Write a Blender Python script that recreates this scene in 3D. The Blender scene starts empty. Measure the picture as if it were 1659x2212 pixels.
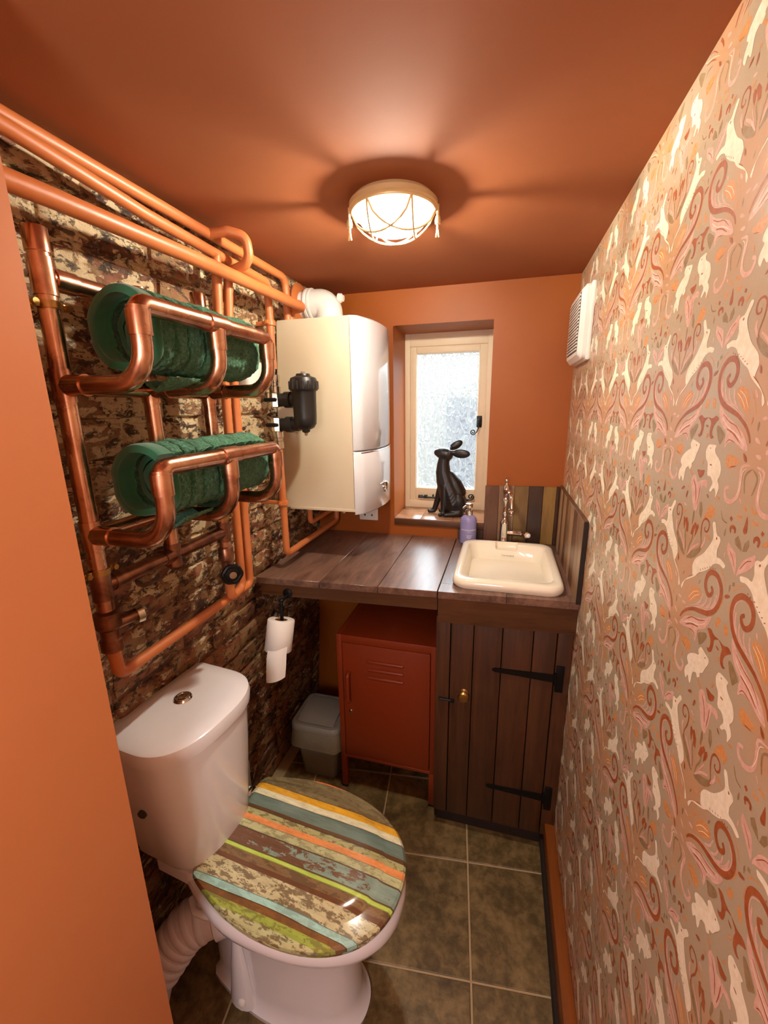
import bpy, bmesh, math, random
from mathutils import Vector, Matrix, noise as mnoise
from math import pi, sin, cos, radians

random.seed(7)
C = bpy.context.scene.collection
SC = bpy.context.scene

# ------------------------------------------------------------------ camera, world, exposure
W, H, WT = 0.9526, 1.8997, 0.9288           # room width, ceiling height, worktop height
cam_d = bpy.data.cameras.new('camera')
cam_d.sensor_fit = 'HORIZONTAL'
cam_d.sensor_width = 36.0
cam_d.lens = 909.4 / 1659 * 36.0
cam_d.clip_start = 0.02
cam = bpy.data.objects.new('camera', cam_d)
C.objects.link(cam)
YAW, PITCH, ROLL = 0.27492, -0.24427, -0.01417
_f = Vector((-sin(YAW) * cos(PITCH), cos(YAW) * cos(PITCH), sin(PITCH)))
_r = Vector((cos(YAW), sin(YAW), 0))
_u = _r.cross(_f)
_r2 = cos(ROLL) * _r + sin(ROLL) * _u
_u2 = -sin(ROLL) * _r + cos(ROLL) * _u
M = Matrix((( _r2.x, _u2.x, -_f.x), (_r2.y, _u2.y, -_f.y), (_r2.z, _u2.z, -_f.z))).to_4x4()
M.translation = Vector((0.72229, -1.70965, 1.46717))
cam.matrix_world = M
SC.camera = cam

SC.view_settings.view_transform = 'Standard'
SC.view_settings.look = 'None'
SC.view_settings.gamma = 1.0
SC.view_settings.use_curve_mapping = False
SC.view_settings.exposure = 0.0
SC.cycles.sample_clamp_indirect = 6.0
SC.cycles.max_bounces = 8
SC.cycles.diffuse_bounces = 5

LAMP_L = 2300.0           # radiance of the bulb inside the lamp glass
LAMP_COL = (1.0, 0.90, 0.74)
SKY_L = 44.0

world = bpy.data.worlds.new('overcast_sky')
SC.world = world
world.use_nodes = True
_n = world.node_tree.nodes; _n.clear()
_bg = _n.new('ShaderNodeBackground'); _o = _n.new('ShaderNodeOutputWorld')
# overcast sky: a third as bright at the horizon as overhead
_g = _n.new('ShaderNodeNewGeometry'); _s = _n.new('ShaderNodeSeparateXYZ'); _m = _n.new('ShaderNodeMath'); _m2 = _n.new('ShaderNodeMath'); _c = _n.new('ShaderNodeTexCoord')
world.node_tree.links.new(_c.outputs['Generated'], _s.inputs[0])
_m.operation = 'MULTIPLY_ADD'; _m.use_clamp = True; _m.inputs[1].default_value = 2 / 3; _m.inputs[2].default_value = 1 / 3
_m2.operation = 'MULTIPLY'; _m2.inputs[1].default_value = SKY_L
world.node_tree.links.new(_s.outputs[2], _m.inputs[0]); world.node_tree.links.new(_m.outputs[0], _m2.inputs[0]); world.node_tree.links.new(_m2.outputs[0], _bg.inputs[1])
_bg.inputs[0].default_value = (0.88, 0.95, 1.0, 1)
_n.remove(_g)
world.node_tree.links.new(_bg.outputs[0], _o.inputs[0])

def light(name, kind, loc, energy, col, size, rot=(0, 0, 0)):
    d = bpy.data.lights.new(name, kind); d.energy = energy; d.color = col
    if kind == 'AREA': d.shape = 'RECTANGLE'; d.size, d.size_y = size
    else: d.shadow_soft_size = size
    o = bpy.data.objects.new(name, d); C.objects.link(o); o.location = loc; o.rotation_euler = rot
    return o
light('hall_light', 'POINT', (0.55, -2.35, 1.52), 36.0, (0.92, 0.97, 1.0), 0.16)      # the lit hall behind the open door
_p = light('window_portal', 'AREA', (0.472, 0.262, 1.394), 1.0, (1, 1, 1), (0.30, 0.62), (-pi / 2, 0, 0)); _p.data.cycles.is_portal = True

# ------------------------------------------------------------------ material helpers
def lin(c):
    c = c / 255.0
    return c / 12.92 if c <= 0.04045 else ((c + 0.055) / 1.055) ** 2.4
def S(r, g, b): return (lin(r), lin(g), lin(b), 1.0)

class NT:
    """small helper for building node materials"""
    def __init__(self, name):
        self.m = bpy.data.materials.new(name); self.m.use_nodes = True
        self.t = self.m.node_tree; self.t.nodes.clear()
        self.out = self.t.nodes.new('ShaderNodeOutputMaterial')
    def n(self, kind, **kw):
        nd = self.t.nodes.new(kind)
        for k, v in kw.items(): setattr(nd, k, v)
        return nd
    def l(self, a, b): self.t.links.new(a, b)
    def val(self, sock, v):
        if isinstance(v, bpy.types.NodeSocket): self.l(v, sock)
        else: sock.default_value = v
    def coord(self, kind='Object', scale=(1, 1, 1), rot=(0, 0, 0), loc=(0, 0, 0)):
        if kind == 'Position': s = self.n('ShaderNodeNewGeometry').outputs['Position']
        else: s = self.n('ShaderNodeTexCoord').outputs[kind]
        mp = self.n('ShaderNodeMapping')
        mp.inputs['Scale'].default_value = scale; mp.inputs['Rotation'].default_value = rot; mp.inputs['Location'].default_value = loc
        self.l(s, mp.inputs['Vector']); return mp.outputs[0]
    def noise(self, vec, scale, detail=4, rough=0.55, dist=0.0):
        nd = self.n('ShaderNodeTexNoise')
        self.l(vec, nd.inputs['Vector']); nd.inputs['Scale'].default_value = scale
        nd.inputs['Detail'].default_value = detail; nd.inputs['Roughness'].default_value = rough
        nd.inputs['Distortion'].default_value = dist
        return nd.outputs['Fac']
    def math(self, op, a, b=0.0, c=None, clamp=False):
        nd = self.n('ShaderNodeMath', operation=op, use_clamp=clamp)
        self.val(nd.inputs[0], a); self.val(nd.inputs[1], b)
        if c is not None: self.val(nd.inputs[2], c)
        return nd.outputs[0]
    def ramp(self, fac, stops, interp='LINEAR'):
        nd = self.n('ShaderNodeValToRGB'); cr = nd.color_ramp; cr.interpolation = interp
        while len(cr.elements) < len(stops): cr.elements.new(0.5)
        for e, (p, c) in zip(cr.elements, stops):
            e.position = p; e.color = c if len(c) == 4 else (*c, 1)
        self.l(fac, nd.inputs[0]); return nd.outputs[0]
    def step(self, fac, a, b):
        nd = self.n('ShaderNodeMapRange', interpolation_type='SMOOTHSTEP')
        self.val(nd.inputs[0], fac); nd.inputs[1].default_value = a; nd.inputs[2].default_value = b
        return nd.outputs[0]
    def mix(self, fac, a, b, mode='MIX'):
        nd = self.n('ShaderNodeMix', data_type='RGBA', blend_type=mode)
        self.val(nd.inputs[0], fac); self.val(nd.inputs[6], a); self.val(nd.inputs[7], b)
        return nd.outputs[2]
    def bump(self, h, strength=0.3, dist=0.005):
        nd = self.n('ShaderNodeBump'); self.l(h, nd.inputs['Height'])
        nd.inputs['Strength'].default_value = strength; nd.inputs['Distance'].default_value = dist
        return nd.outputs[0]
    def bsdf(self, color, rough=0.5, metal=0.0, normal=None, **kw):
        b = self.n('ShaderNodeBsdfPrincipled')
        self.val(b.inputs['Base Color'], color); self.val(b.inputs['Roughness'], rough); self.val(b.inputs['Metallic'], metal)
        if normal is not None: self.l(normal, b.inputs['Normal'])
        for k, v in kw.items(): self.val(b.inputs[k.replace('_', ' ')], v)
        self.l(b.outputs[0], self.out.inputs[0]); return b

def flat(name, col, rough=0.5, metal=0.0, var=0.06, scale=30.0, bump=0.0, bscale=200.0, **kw):
    t = NT(name); v = t.coord()
    n = t.noise(v, scale, 3)
    c = t.mix(t.math('MULTIPLY', n, 1.0), tuple(x * (1 - var) for x in col[:3]) + (1,), tuple(min(1, x * (1 + var)) for x in col[:3]) + (1,))
    nm = t.bump(t.noise(v, bscale, 2), bump, 0.001) if bump else None
    t.bsdf(c, rough, metal, nm, **kw); return t.m

def wood(name, dark, light, axis=1, rough=0.45, scale=22.0, stretch=0.07, contrast=(0.3, 0.7), bump=0.12, knots=False, kind='Object', coat=0.0):
    t = NT(name)
    sc = [1, 1, 1]; sc[axis] = stretch
    rnd = t.n('ShaderNodeObjectInfo').outputs['Random']
    v0 = t.coord(kind, tuple(sc))
    cmb = t.n('ShaderNodeCombineXYZ'); m = t.math('MULTIPLY', rnd, 13.0)
    for i in range(3): t.l(m, cmb.inputs[i])
    va = t.n('ShaderNodeVectorMath', operation='ADD'); t.l(v0, va.inputs[0]); t.l(cmb.outputs[0], va.inputs[1]); v = va.outputs[0]
    n1 = t.noise(v, scale, 6, 0.6, 1.2); n2 = t.noise(v, scale * 5, 4, 0.6, 0.3)
    big = t.noise(t.coord(kind, (1, 1, 1)), 5.0, 3)
    f = t.math('ADD', t.math('MULTIPLY', n1, 0.55), t.math('ADD', t.math('MULTIPLY', n2, 0.25), t.math('MULTIPLY', big, 0.2)))
    f = t.math('ADD', f, t.math('MULTIPLY', t.math('SUBTRACT', rnd, 0.5), 0.10))
    c = t.ramp(f, [(contrast[0], dark), ((contrast[0] + contrast[1]) / 2, tuple((a + b) / 2 * 0.95 for a, b in zip(dark, light))), (contrast[1], light)])
    t.bsdf(c, rough, 0, t.bump(n2, bump, 0.002), Coat_Weight=coat, Coat_Roughness=0.25); return t.m

MAT = {}
MAT['orange_wall'] = flat('orange_wall_paint', S(150, 77, 16), 0.5, var=0.05, scale=6, bump=0.08, bscale=160, Specular_IOR_Level=0.35)
MAT['terracotta_ceiling'] = flat('terracotta_ceiling_paint', S(154, 90, 54), 0.8, var=0.06, scale=5, bump=0.08, bscale=120, Specular_IOR_Level=0.2)
MAT['pale_orange'] = flat('door_reveal_paint', S(194, 118, 70), 0.5, var=0.03, scale=8, bump=0.05, bscale=200)
MAT['pipe_paint'] = flat('orange_pipe_paint', S(196, 114, 62), 0.42, var=0.08, scale=25, bump=0.06, bscale=120)
MAT['white_ceramic'] = flat('white_glazed_ceramic', S(238, 236, 238), 0.12, var=0.02, Coat_Weight=0.4, Coat_Roughness=0.05)
MAT['cream_ceramic'] = flat('cream_fireclay_ceramic', S(244, 236, 214), 0.12, var=0.02, Coat_Weight=0.4, Coat_Roughness=0.05)
MAT['boiler_white'] = flat('boiler_enamel', S(206, 192, 164), 0.45, var=0.02)
MAT['boiler_front'] = flat('boiler_gloss_front', S(214, 216, 220), 0.07, var=0.01, Coat_Weight=0.5, Coat_Roughness=0.03)
MAT['white_plastic'] = flat('white_plastic', S(232, 228, 220), 0.35, var=0.02)
MAT['grey_plastic'] = flat('dark_vent_slot', S(70, 66, 60), 0.6)
MAT['black_plastic'] = flat('black_plastic', S(23, 21, 19), 0.42, var=0.1)
MAT['black_iron'] = flat('black_iron', S(22, 20, 20), 0.45, 0.5, var=0.2)
MAT['chrome'] = flat('chrome', S(225, 222, 215), 0.1, 1.0, var=0.02)
MAT['nickel'] = flat('aged_nickel', S(205, 195, 178), 0.2, 1.0, var=0.05)
MAT['lamp_metal'] = flat('cream_lacquered_lamp_metal', S(228, 200, 146), 0.4, 0.3, var=0.05)
MAT['brass'] = flat('dull_brass', S(190, 150, 90), 0.35, 1.0, var=0.15)
MAT['window_paint'] = flat('cream_window_paint', S(226, 208, 176), 0.45, var=0.03)
MAT['locker'] = flat('burnt_orange_powder_coat', S(142, 54, 18), 0.42, var=0.03, scale=80, bump=0.05, bscale=500)
MAT['bin'] = flat('grey_bin_plastic', S(150, 146, 132), 0.45, var=0.04)
MAT['paper'] = flat('tissue_paper', S(236, 230, 222), 0.9, var=0.03, bump=0.2, bscale=300)
MAT['soap'] = flat('lilac_liquid_soap', S(150, 146, 196), 0.15, var=0.04, Transmission_Weight=0.15, Coat_Weight=0.3)
MAT['label_white'] = flat('white_print', S(236, 232, 236), 0.5)
MAT['grey_print'] = flat('grey_print', S(120, 112, 100), 0.6)
MAT['black_statue'] = flat('black_patinated_resin', S(25, 21, 20), 0.38, var=0.35, scale=40, bump=0.25, bscale=90)
MAT['dark_gap'] = flat('dark_brown_matt', S(40, 28, 20), 0.8)  # plain dark brown for the skirting strip, cupboard carcass and splashback edge
MAT['grout'] = flat('beige_grout', S(188, 164, 126), 0.9, var=0.12, scale=60, bump=0.2)
MAT['soil_white'] = flat('white_rubber_pipe', S(234, 228, 230), 0.45, var=0.03)
MAT['paving'] = flat('outside_paving', S(50, 52, 54), 0.8, var=0.2)
MAT['outside_wall'] = flat('outside_grey_wall', S(36, 42, 50), 0.9, var=0.3, scale=6)
MAT['render'] = flat('outside_pale_render', S(66, 63, 56), 0.9, var=0.05, scale=4)
MAT['mortar'] = flat('dark_mortar', S(96, 78, 58), 0.95, var=0.5, scale=35, bump=0.6, bscale=60)

MAT['dark_wood'] = wood('dark_stained_cabinet_wood', S(46, 25, 12), S(96, 58, 30), axis=2, rough=0.5, scale=26, coat=0.05)
MAT['worktop_wood'] = wood('dark_stained_worktop_wood', S(70, 48, 40), S(142, 108, 90), axis=1, rough=0.32, scale=24, stretch=0.16, contrast=(0.34, 0.66), coat=0.25)
MAT['fascia_wood'] = wood('brown_fascia_wood', S(58, 32, 14), S(110, 68, 32), axis=0, rough=0.45, scale=22)
MAT['skirting_wood'] = wood('orange_stained_pine', S(108, 55, 18), S(150, 82, 30), axis=1, rough=0.4, scale=24)
MAT['sill_tile'] = wood('brown_sill_tile', S(128, 84, 54), S(186, 140, 104), axis=0, rough=0.22, scale=14, stretch=0.4)

def copper():
    t = NT('polished_copper'); v = t.coord()
    n = t.noise(v, 14, 5, 0.6, 0.6); n2 = t.noise(v, 55, 3)
    c = t.ramp(n, [(0.28, S(128, 86, 66)), (0.46, S(198, 146, 116)), (0.7, S(228, 184, 152))])
    t.bsdf(c, t.math('ADD', t.math('MULTIPLY', n2, 0.18), 0.16), 1.0); return t.m
MAT['copper'] = copper()
def copper_dull():
    t = NT('tarnished_copper'); v = t.coord()
    n = t.noise(v, 20, 5, 0.6, 0.6)
    c = t.ramp(n, [(0.3, S(84, 54, 40)), (0.55, S(150, 104, 80)), (0.75, S(188, 142, 114))])
    t.bsdf(c, 0.32, 0.9); return t.m
MAT['copper_dull'] = copper_dull()

def brick_mat():
    t = NT('flaking_painted_brick')
    g = t.n('ShaderNodeNewGeometry').outputs['Position']
    mp = t.n('ShaderNodeMapping'); t.l(g, mp.inputs['Vector']); p = mp.outputs[0]
    mp2 = t.n('ShaderNodeMapping'); t.l(g, mp2.inputs['Vector']); mp2.inputs['Rotation'].default_value = (0.55, 0, 0); mp2.inputs['Scale'].default_value = (1, 0.7, 1.3); q = mp2.outputs[0]
    rnd = t.n('ShaderNodeObjectInfo').outputs['Random']
    big = t.noise(p, 3.2, 3); mid = t.noise(q, 15, 6, 0.62, 0.4); fine = t.noise(q, 55, 8, 0.7, 0.5); vf = t.noise(p, 120, 4, 0.6)
    red = t.ramp(t.math('ADD', t.math('MULTIPLY', mid, 0.7), t.math('MULTIPLY', rnd, 0.3)),
                 [(0.25, S(60, 38, 28)), (0.42, S(116, 70, 46)), (0.52, S(156, 100, 70)), (0.66, S(140, 106, 70)), (0.8, S(84, 60, 42))])
    c = t.mix(t.step(fine, 0.52, 0.60), red, S(58, 40, 28))
    # ochre / buff thin paint
    m1 = t.math('ADD', t.math('MULTIPLY', mid, 0.6), t.math('MULTIPLY', fine, 0.4))
    c = t.mix(t.math('MULTIPLY', t.step(m1, 0.49, 0.55), 0.75), c, S(156, 126, 84))
    # cream paint remnants, more of them high on the wall and near the pipes
    sep = t.n('ShaderNodeSeparateXYZ'); t.l(g, sep.inputs[0])
    hz = t.math('MULTIPLY', t.step(sep.outputs[2], 0.55, 1.5), 0.06)
    f2 = t.noise(q, 34, 9, 0.7, 0.45)
    m2 = t.math('ADD', t.math('ADD', t.math('MULTIPLY', f2, 0.72), t.math('MULTIPLY', big, 0.28)), hz)
    c = t.mix(t.step(m2, 0.540, 0.560), c, t.mix(vf, S(176, 150, 104), S(234, 216, 178)))
    # soot and black flakes
    f3 = t.noise(q, 38, 8, 0.7, 0.5)
    c = t.mix(t.math('MULTIPLY', t.step(f3, 0.535, 0.575), 0.85), c, S(34, 24, 18))
    h = t.math('ADD', t.math('MULTIPLY', fine, 0.6), t.math('ADD', t.math('MULTIPLY', t.step(m2, 0.540, 0.560), 0.5), t.math('MULTIPLY', vf, 0.25)))
    t.bsdf(c, 0.6, 0, t.bump(h, 0.85, 0.009)); return t.m
MAT['brick'] = brick_mat()

def tile_mat():
    t = NT('olive_slate_tile'); p = t.coord('Position')
    a = t.noise(p, 9, 6, 0.62, 0.6); b = t.noise(p, 34, 6, 0.65, 0.4); c0 = t.noise(p, 150, 3)
    f = t.math('ADD', t.math('MULTIPLY', a, 0.55), t.math('MULTIPLY', b, 0.45))
    c = t.ramp(f, [(0.32, S(54, 42, 24)), (0.46, S(100, 82, 48)), (0.56, S(130, 108, 68)), (0.7, S(160, 136, 92))])
    t.bsdf(c, 0.42, 0, t.bump(t.math('ADD', b, t.math('MULTIPLY', c0, 0.3)), 0.25, 0.003)); return t.m
MAT['tile'] = tile_mat()

def wallpaper_base():
    t = NT('wallpaper_taupe_ground'); g = t.n('ShaderNodeNewGeometry').outputs['Position']
    sep = t.n('ShaderNodeSeparateXYZ'); t.l(g, sep.inputs[0])
    p = t.math('MULTIPLY', t.math('ADD', sep.outputs[1], 1.122), 2 * pi / 0.2205)
    q = t.math('MULTIPLY', t.math('SUBTRACT', sep.outputs[2], 1.235), pi / 0.226)
    halo = t.math('MULTIPLY', t.math('COSINE', p), t.math('COSINE', q))
    n = t.noise(g, 60, 4, 0.6); n2 = t.noise(g, 420, 2)
    f = t.step(t.math('ADD', halo, t.math('MULTIPLY', t.math('SUBTRACT', n, 0.5), 1.2)), -0.1, 0.95)
    c = t.mix(t.math('MULTIPLY', f, 0.68), t.mix(n2, S(176, 158, 132), S(190, 173, 144)), S(200, 146, 100))
    t.bsdf(c, 0.31, 0, t.bump(n2, 0.10, 0.0005), Specular_IOR_Level=0.75); return t.m
MAT['paper_ground'] = wallpaper_base()
def ink(name, a, b, scale=160):
    t = NT(name); g = t.coord('Position'); n = t.noise(g, scale, 3)
    t.bsdf(t.ramp(n, [(0.35, a), (0.65, b)]), 0.36, Specular_IOR_Level=0.65); return t.m
MAT['ink_c'] = ink('wallpaper_cream_ink', S(240, 226, 196), S(250, 240, 216))
MAT['ink_k'] = ink('wallpaper_pink_ink', S(216, 168, 150), S(228, 188, 170))
MAT['ink_r'] = ink('wallpaper_rust_ink', S(156, 82, 44), S(174, 96, 54))
MAT['ink_o'] = ink('wallpaper_orange_ink', S(214, 138, 66), S(212, 158, 108), 300)
MAT['ink_g'] = ink('wallpaper_olive_ink', S(144, 118, 82), S(160, 134, 98))

def terry():
    t = NT('green_terry_cloth'); v = t.coord()
    n = t.noise(v, 190, 4, 0.7); n2 = t.noise(v, 40, 4)
    c = t.ramp(t.math('ADD', t.math('MULTIPLY', n, 0.7), t.math('MULTIPLY', n2, 0.3)), [(0.3, S(24, 70, 48)), (0.5, S(62, 132, 96)), (0.72, S(122, 188, 146))])
    t.bsdf(c, 0.95, 0, t.bump(n, 1.0, 0.012), Sheen_Weight=0.25, Specular_IOR_Level=0.08); return t.m
MAT['terry'] = terry()
MAT['terry_hem'] = flat('green_towel_hem', S(40, 102, 70), 0.95, var=0.15, scale=60, bump=0.3, bscale=400, Sheen_Weight=0.3)

def seat_mat():
    """printed lid: strips of weathered paint running front to back, laid out across the lid (object y)"""
    t = NT('printed_plank_pattern'); v = t.coord('Object')
    sep = t.n('ShaderNodeSeparateXYZ'); t.l(v, sep.inputs[0])
    wob = t.math('MULTIPLY', t.math('SUBTRACT', t.noise(v, 6, 2), 0.5), 0.006)
    y = t.math('ADD', t.math('ADD', sep.outputs[1], wob), t.math('MULTIPLY', sep.outputs[0], -0.031))
    fac = t.math('DIVIDE', t.math('SUBTRACT', 0.185, y), 0.37)
    bands = [(.00, (206, 112, 62), .25), (.05, (112, 104, 76), .5), (.20, (206, 150, 46), .15), (.25, (232, 200, 164), .15), (.295, (92, 112, 104), .12), (.378, (84, 60, 40), .5),
             (.40, (150, 152, 108), .7), (.443, (206, 130, 80), .15), (.484, (160, 164, 124), .45), (.538, (98, 72, 56), .2), (.643, (160, 184, 84), .1), (.668, (112, 92, 64), .75),
             (.715, (92, 62, 42), .3), (.745, (170, 166, 130), .8), (.851, (138, 178, 168), .25), (.886, (110, 78, 46), .5), (.915, (132, 146, 66), .55), (.955, (158, 160, 118), .8)]
    bc = t.ramp(fac, [(p, S(*[min(250, v * 1.28) for v in c])) for p, c, d in bands], 'CONSTANT')
    vs = t.coord('Object', (0.16, 1, 1)); vm = t.coord('Object', (0.4, 1, 1))
    n1 = t.noise(vm, 95, 9, 0.74, 0.3); n2 = t.noise(vs, 90, 6, 0.65); n3 = t.noise(v, 9, 4)
    dis = t.ramp(fac, [(p, (d, d, d)) for p, c, d in bands], 'CONSTANT')
    m = t.math('ADD', t.math('MULTIPLY', n1, 0.75), t.math('MULTIPLY', n3, 0.25))
    c = t.mix(t.math('MULTIPLY', t.step(m, 0.49, 0.53), dis), bc, t.mix(n2, S(78, 54, 38), S(128, 104, 76)))
    # aqua flakes on the wide brown board
    inb = t.math('MULTIPLY', t.math('GREATER_THAN', fac, 0.545), t.math('LESS_THAN', fac, 0.638))
    fl = t.math('MULTIPLY', inb, t.step(t.math('ADD', t.noise(vm, 62, 9, 0.74, 0.3), t.math('MULTIPLY', sep.outputs[0], 0.5)), 0.60, 0.64))
    c = t.mix(fl, c, S(148, 176, 162))
    # dark seams between the boards, grain
    st = [(0.0, (0, 0, 0))]
    for p in (.20, .295, .40, .484, .538, .643, .668, .851, .886): st += [(p - .003, (1, 1, 1)), (p + .003, (0, 0, 0))]
    c = t.mix(t.math('MULTIPLY', t.ramp(fac, st, 'CONSTANT'), 0.6), c, S(50, 36, 24))
    c = t.mix(t.math('MULTIPLY', t.math('SUBTRACT', n2, 0.38), 1.1, clamp=True), c, t.mix(1.0, c, S(150, 128, 100), 'MULTIPLY'))
    t.bsdf(c, 0.12, 0, None, Coat_Weight=0.5, Coat_Roughness=0.06); return t.m

def glass_mat():
    t = NT('rippled_obscure_glass'); v = t.coord('Object', (1, 1, 0.55))
    n = t.noise(v, 90, 2, 0.5, 0.8); w = t.noise(v, 44, 1, 0.4, 0.8)
    h = t.math('ADD', t.math('ABSOLUTE', t.math('SUBTRACT', w, 0.5)), t.math('MULTIPLY', n, 0.15))
    nm = t.bump(h, 1.0, 0.034)
    rf = t.n('ShaderNodeBsdfRefraction'); rf.inputs['IOR'].default_value = 1.3; rf.inputs[0].default_value = (.75, .8, .82, 1); rf.inputs['Roughness'].default_value = 0.05; t.l(nm, rf.inputs['Normal'])
    tr = t.n('ShaderNodeBsdfTransparent'); gl = t.n('ShaderNodeBsdfGlossy'); gl.inputs['Roughness'].default_value = 0.08; t.l(nm, gl.inputs['Normal'])
    tl = t.n('ShaderNodeBsdfTranslucent'); t.l(nm, tl.inputs['Normal']); tl.inputs[0].default_value = (.9, .95, .97, 1)
    a = t.n('ShaderNodeMixShader'); a.inputs[0].default_value = 0.5; t.l(rf.outputs[0], a.inputs[1]); t.l(tr.outputs[0], a.inputs[2])
    b = t.n('ShaderNodeMixShader'); b.inputs[0].default_value = 0.03; t.l(a.outputs[0], b.inputs[1]); t.l(tl.outputs[0], b.inputs[2])
    c = t.n('ShaderNodeMixShader'); c.inputs[0].default_value = 0.08; t.l(b.outputs[0], c.inputs[1]); t.l(gl.outputs[0], c.inputs[2])
    t.l(c.outputs[0], t.out.inputs[0]); return t.m
MAT['glass'] = glass_mat()

def emit(name, col, s):
    t = NT(name); e = t.n('ShaderNodeEmission'); e.inputs[0].default_value = (*col, 1); e.inputs[1].default_value = s
    t.l(e.outputs[0], t.out.inputs[0]); return t.m
MAT['bulb'] = emit('lit_bulb', LAMP_COL, LAMP_L)
def lamp_glass():
    t = NT('glowing_lamp_glass'); e = t.n('ShaderNodeEmission'); e.inputs[0].default_value = (*LAMP_COL, 1); e.inputs[1].default_value = 24.0
    tr = t.n('ShaderNodeBsdfTransparent'); mx = t.n('ShaderNodeMixShader'); mx.inputs[0].default_value = 0.18
    t.l(tr.outputs[0], mx.inputs[1]); t.l(e.outputs[0], mx.inputs[2]); t.l(mx.outputs[0], t.out.inputs[0]); return t.m
MAT['lamp_glass'] = lamp_glass()

MAT['seat_print'] = seat_mat()

def thin_bag():
    t = NT('thin_bin_liner'); v = t.coord()
    d = t.n('ShaderNodeBsdfPrincipled'); d.inputs['Base Color'].default_value = S(176, 160, 128); d.inputs['Roughness'].default_value = 0.35
    t.l(t.bump(t.noise(v, 45, 4, 0.6, 1.0), 0.5, 0.01), d.inputs['Normal'])
    tr = t.n('ShaderNodeBsdfTransparent'); mx = t.n('ShaderNodeMixShader'); mx.inputs[0].default_value = 0.55
    t.l(tr.outputs[0], mx.inputs[1]); t.l(d.outputs[0], mx.inputs[2]); t.l(mx.outputs[0], t.out.inputs[0]); return t.m
MAT['bag'] = thin_bag()

def plank_tile(name, cols):
    t = NT(name); rnd = t.n('ShaderNodeObjectInfo').outputs['Random']; v = t.coord('Position', (1, 1, 0.22))
    n = t.noise(v, 30, 6, 0.62, 0.8); n2 = t.noise(v, 9, 3)
    base = t.ramp(t.math('ADD', t.math('MULTIPLY', n, 0.6), t.math('MULTIPLY', n2, 0.4)), [(0.3, cols[0]), (0.5, cols[1]), (0.72, cols[2])])
    t.bsdf(base, 0.35, 0, t.bump(n, 0.15, 0.002)); return t.m
PLK = [plank_tile('brown_plank_tile', (S(66, 40, 26), S(98, 64, 44), S(124, 88, 64))),
       plank_tile('tan_plank_tile', (S(90, 66, 46), S(136, 104, 76), S(166, 134, 100))),
       plank_tile('olive_plank_tile', (S(66, 46, 24), S(112, 84, 46), S(146, 116, 70))),
       plank_tile('black_brown_plank_tile', (S(34, 22, 16), S(58, 38, 26), S(84, 58, 38))),
       plank_tile('ochre_plank_tile', (S(92, 66, 28), S(136, 102, 50), S(162, 128, 70))),
       plank_tile('pale_plank_tile', (S(122, 90, 66), S(164, 130, 100), S(196, 164, 132)))]

# ------------------------------------------------------------------ geometry helpers
XF = {}                                             # world matrix of every parent object
def wm(o): return XF.get(o.name, Matrix.Identity(4))

def link(name, me, parent=None, local=False):
    o = bpy.data.objects.new(name, me); C.objects.link(o)
    if parent is not None:
        o.parent = parent
        if me is not None and not local: me.transform(wm(parent).inverted())
        XF[o.name] = wm(parent)
    return o

def smooth(me, angle=40):
    for p in me.polygons: p.use_smooth = True
    try: me.set_sharp_from_angle(angle=radians(angle))
    except Exception: pass

def obj(name, bm, mat, parent=None, local=False, sm=True, angle=40):
    me = bpy.data.meshes.new(name)
    bmesh.ops.recalc_face_normals(bm, faces=bm.faces)
    bm.to_mesh(me); bm.free()
    for m in (mat if isinstance(mat, (list, tuple)) else [mat]): me.materials.append(MAT[m] if isinstance(m, str) else m)
    if sm: smooth(me, angle)
    return link(name, me, parent, local)

def tag(o, label=None, cat=None, group=None, kind=None):
    if label: o['label'] = label
    if cat: o['category'] = cat
    if group: o['group'] = group
    if kind: o['kind'] = kind
    return o

def thing(name, label, cat, loc=(0, 0, 0), rz=0.0, group=None):
    o = bpy.data.objects.new(name, None); C.objects.link(o)
    o.empty_display_size = 0.05
    o.location = loc; o.rotation_euler = (0, 0, rz)
    XF[o.name] = Matrix.Translation(loc) @ Matrix.Rotation(rz, 4, 'Z')
    return tag(o, label, cat, group)

def B(): return bmesh.new()

def box(bm, x0, x1, y0, y1, z0, z1, bev=0.0, seg=2, mi=0):
    vs = [bm.verts.new(p) for p in ((x0, y0, z0), (x1, y0, z0), (x1, y1, z0), (x0, y1, z0), (x0, y0, z1), (x1, y0, z1), (x1, y1, z1), (x0, y1, z1))]
    fs = [bm.faces.new([vs[i] for i in f]) for f in ((0, 3, 2, 1), (4, 5, 6, 7), (0, 1, 5, 4), (1, 2, 6, 5), (2, 3, 7, 6), (3, 0, 4, 7))]
    for f in fs: f.material_index = mi
    if bev > 0:
        es = list({e for f in fs for e in f.edges})
        bmesh.ops.bevel(bm, geom=es, offset=bev, segments=seg, profile=0.5, affect='EDGES')
    return bm

def loft(bm, rings, closed=True, cap0=True, cap1=True, mi=0):
    vr = [[bm.verts.new(p) for p in r] for r in rings]
    n = len(rings[0])
    for a, b in zip(vr, vr[1:]):
        for i in range(n if closed else n - 1):
            j = (i + 1) % n
            f = bm.faces.new((a[i], a[j], b[j], b[i])); f.material_index = mi
    if cap0: bm.faces.new(list(reversed(vr[0]))).material_index = mi
    if cap1: bm.faces.new(vr[-1]).material_index = mi
    return bm

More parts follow.
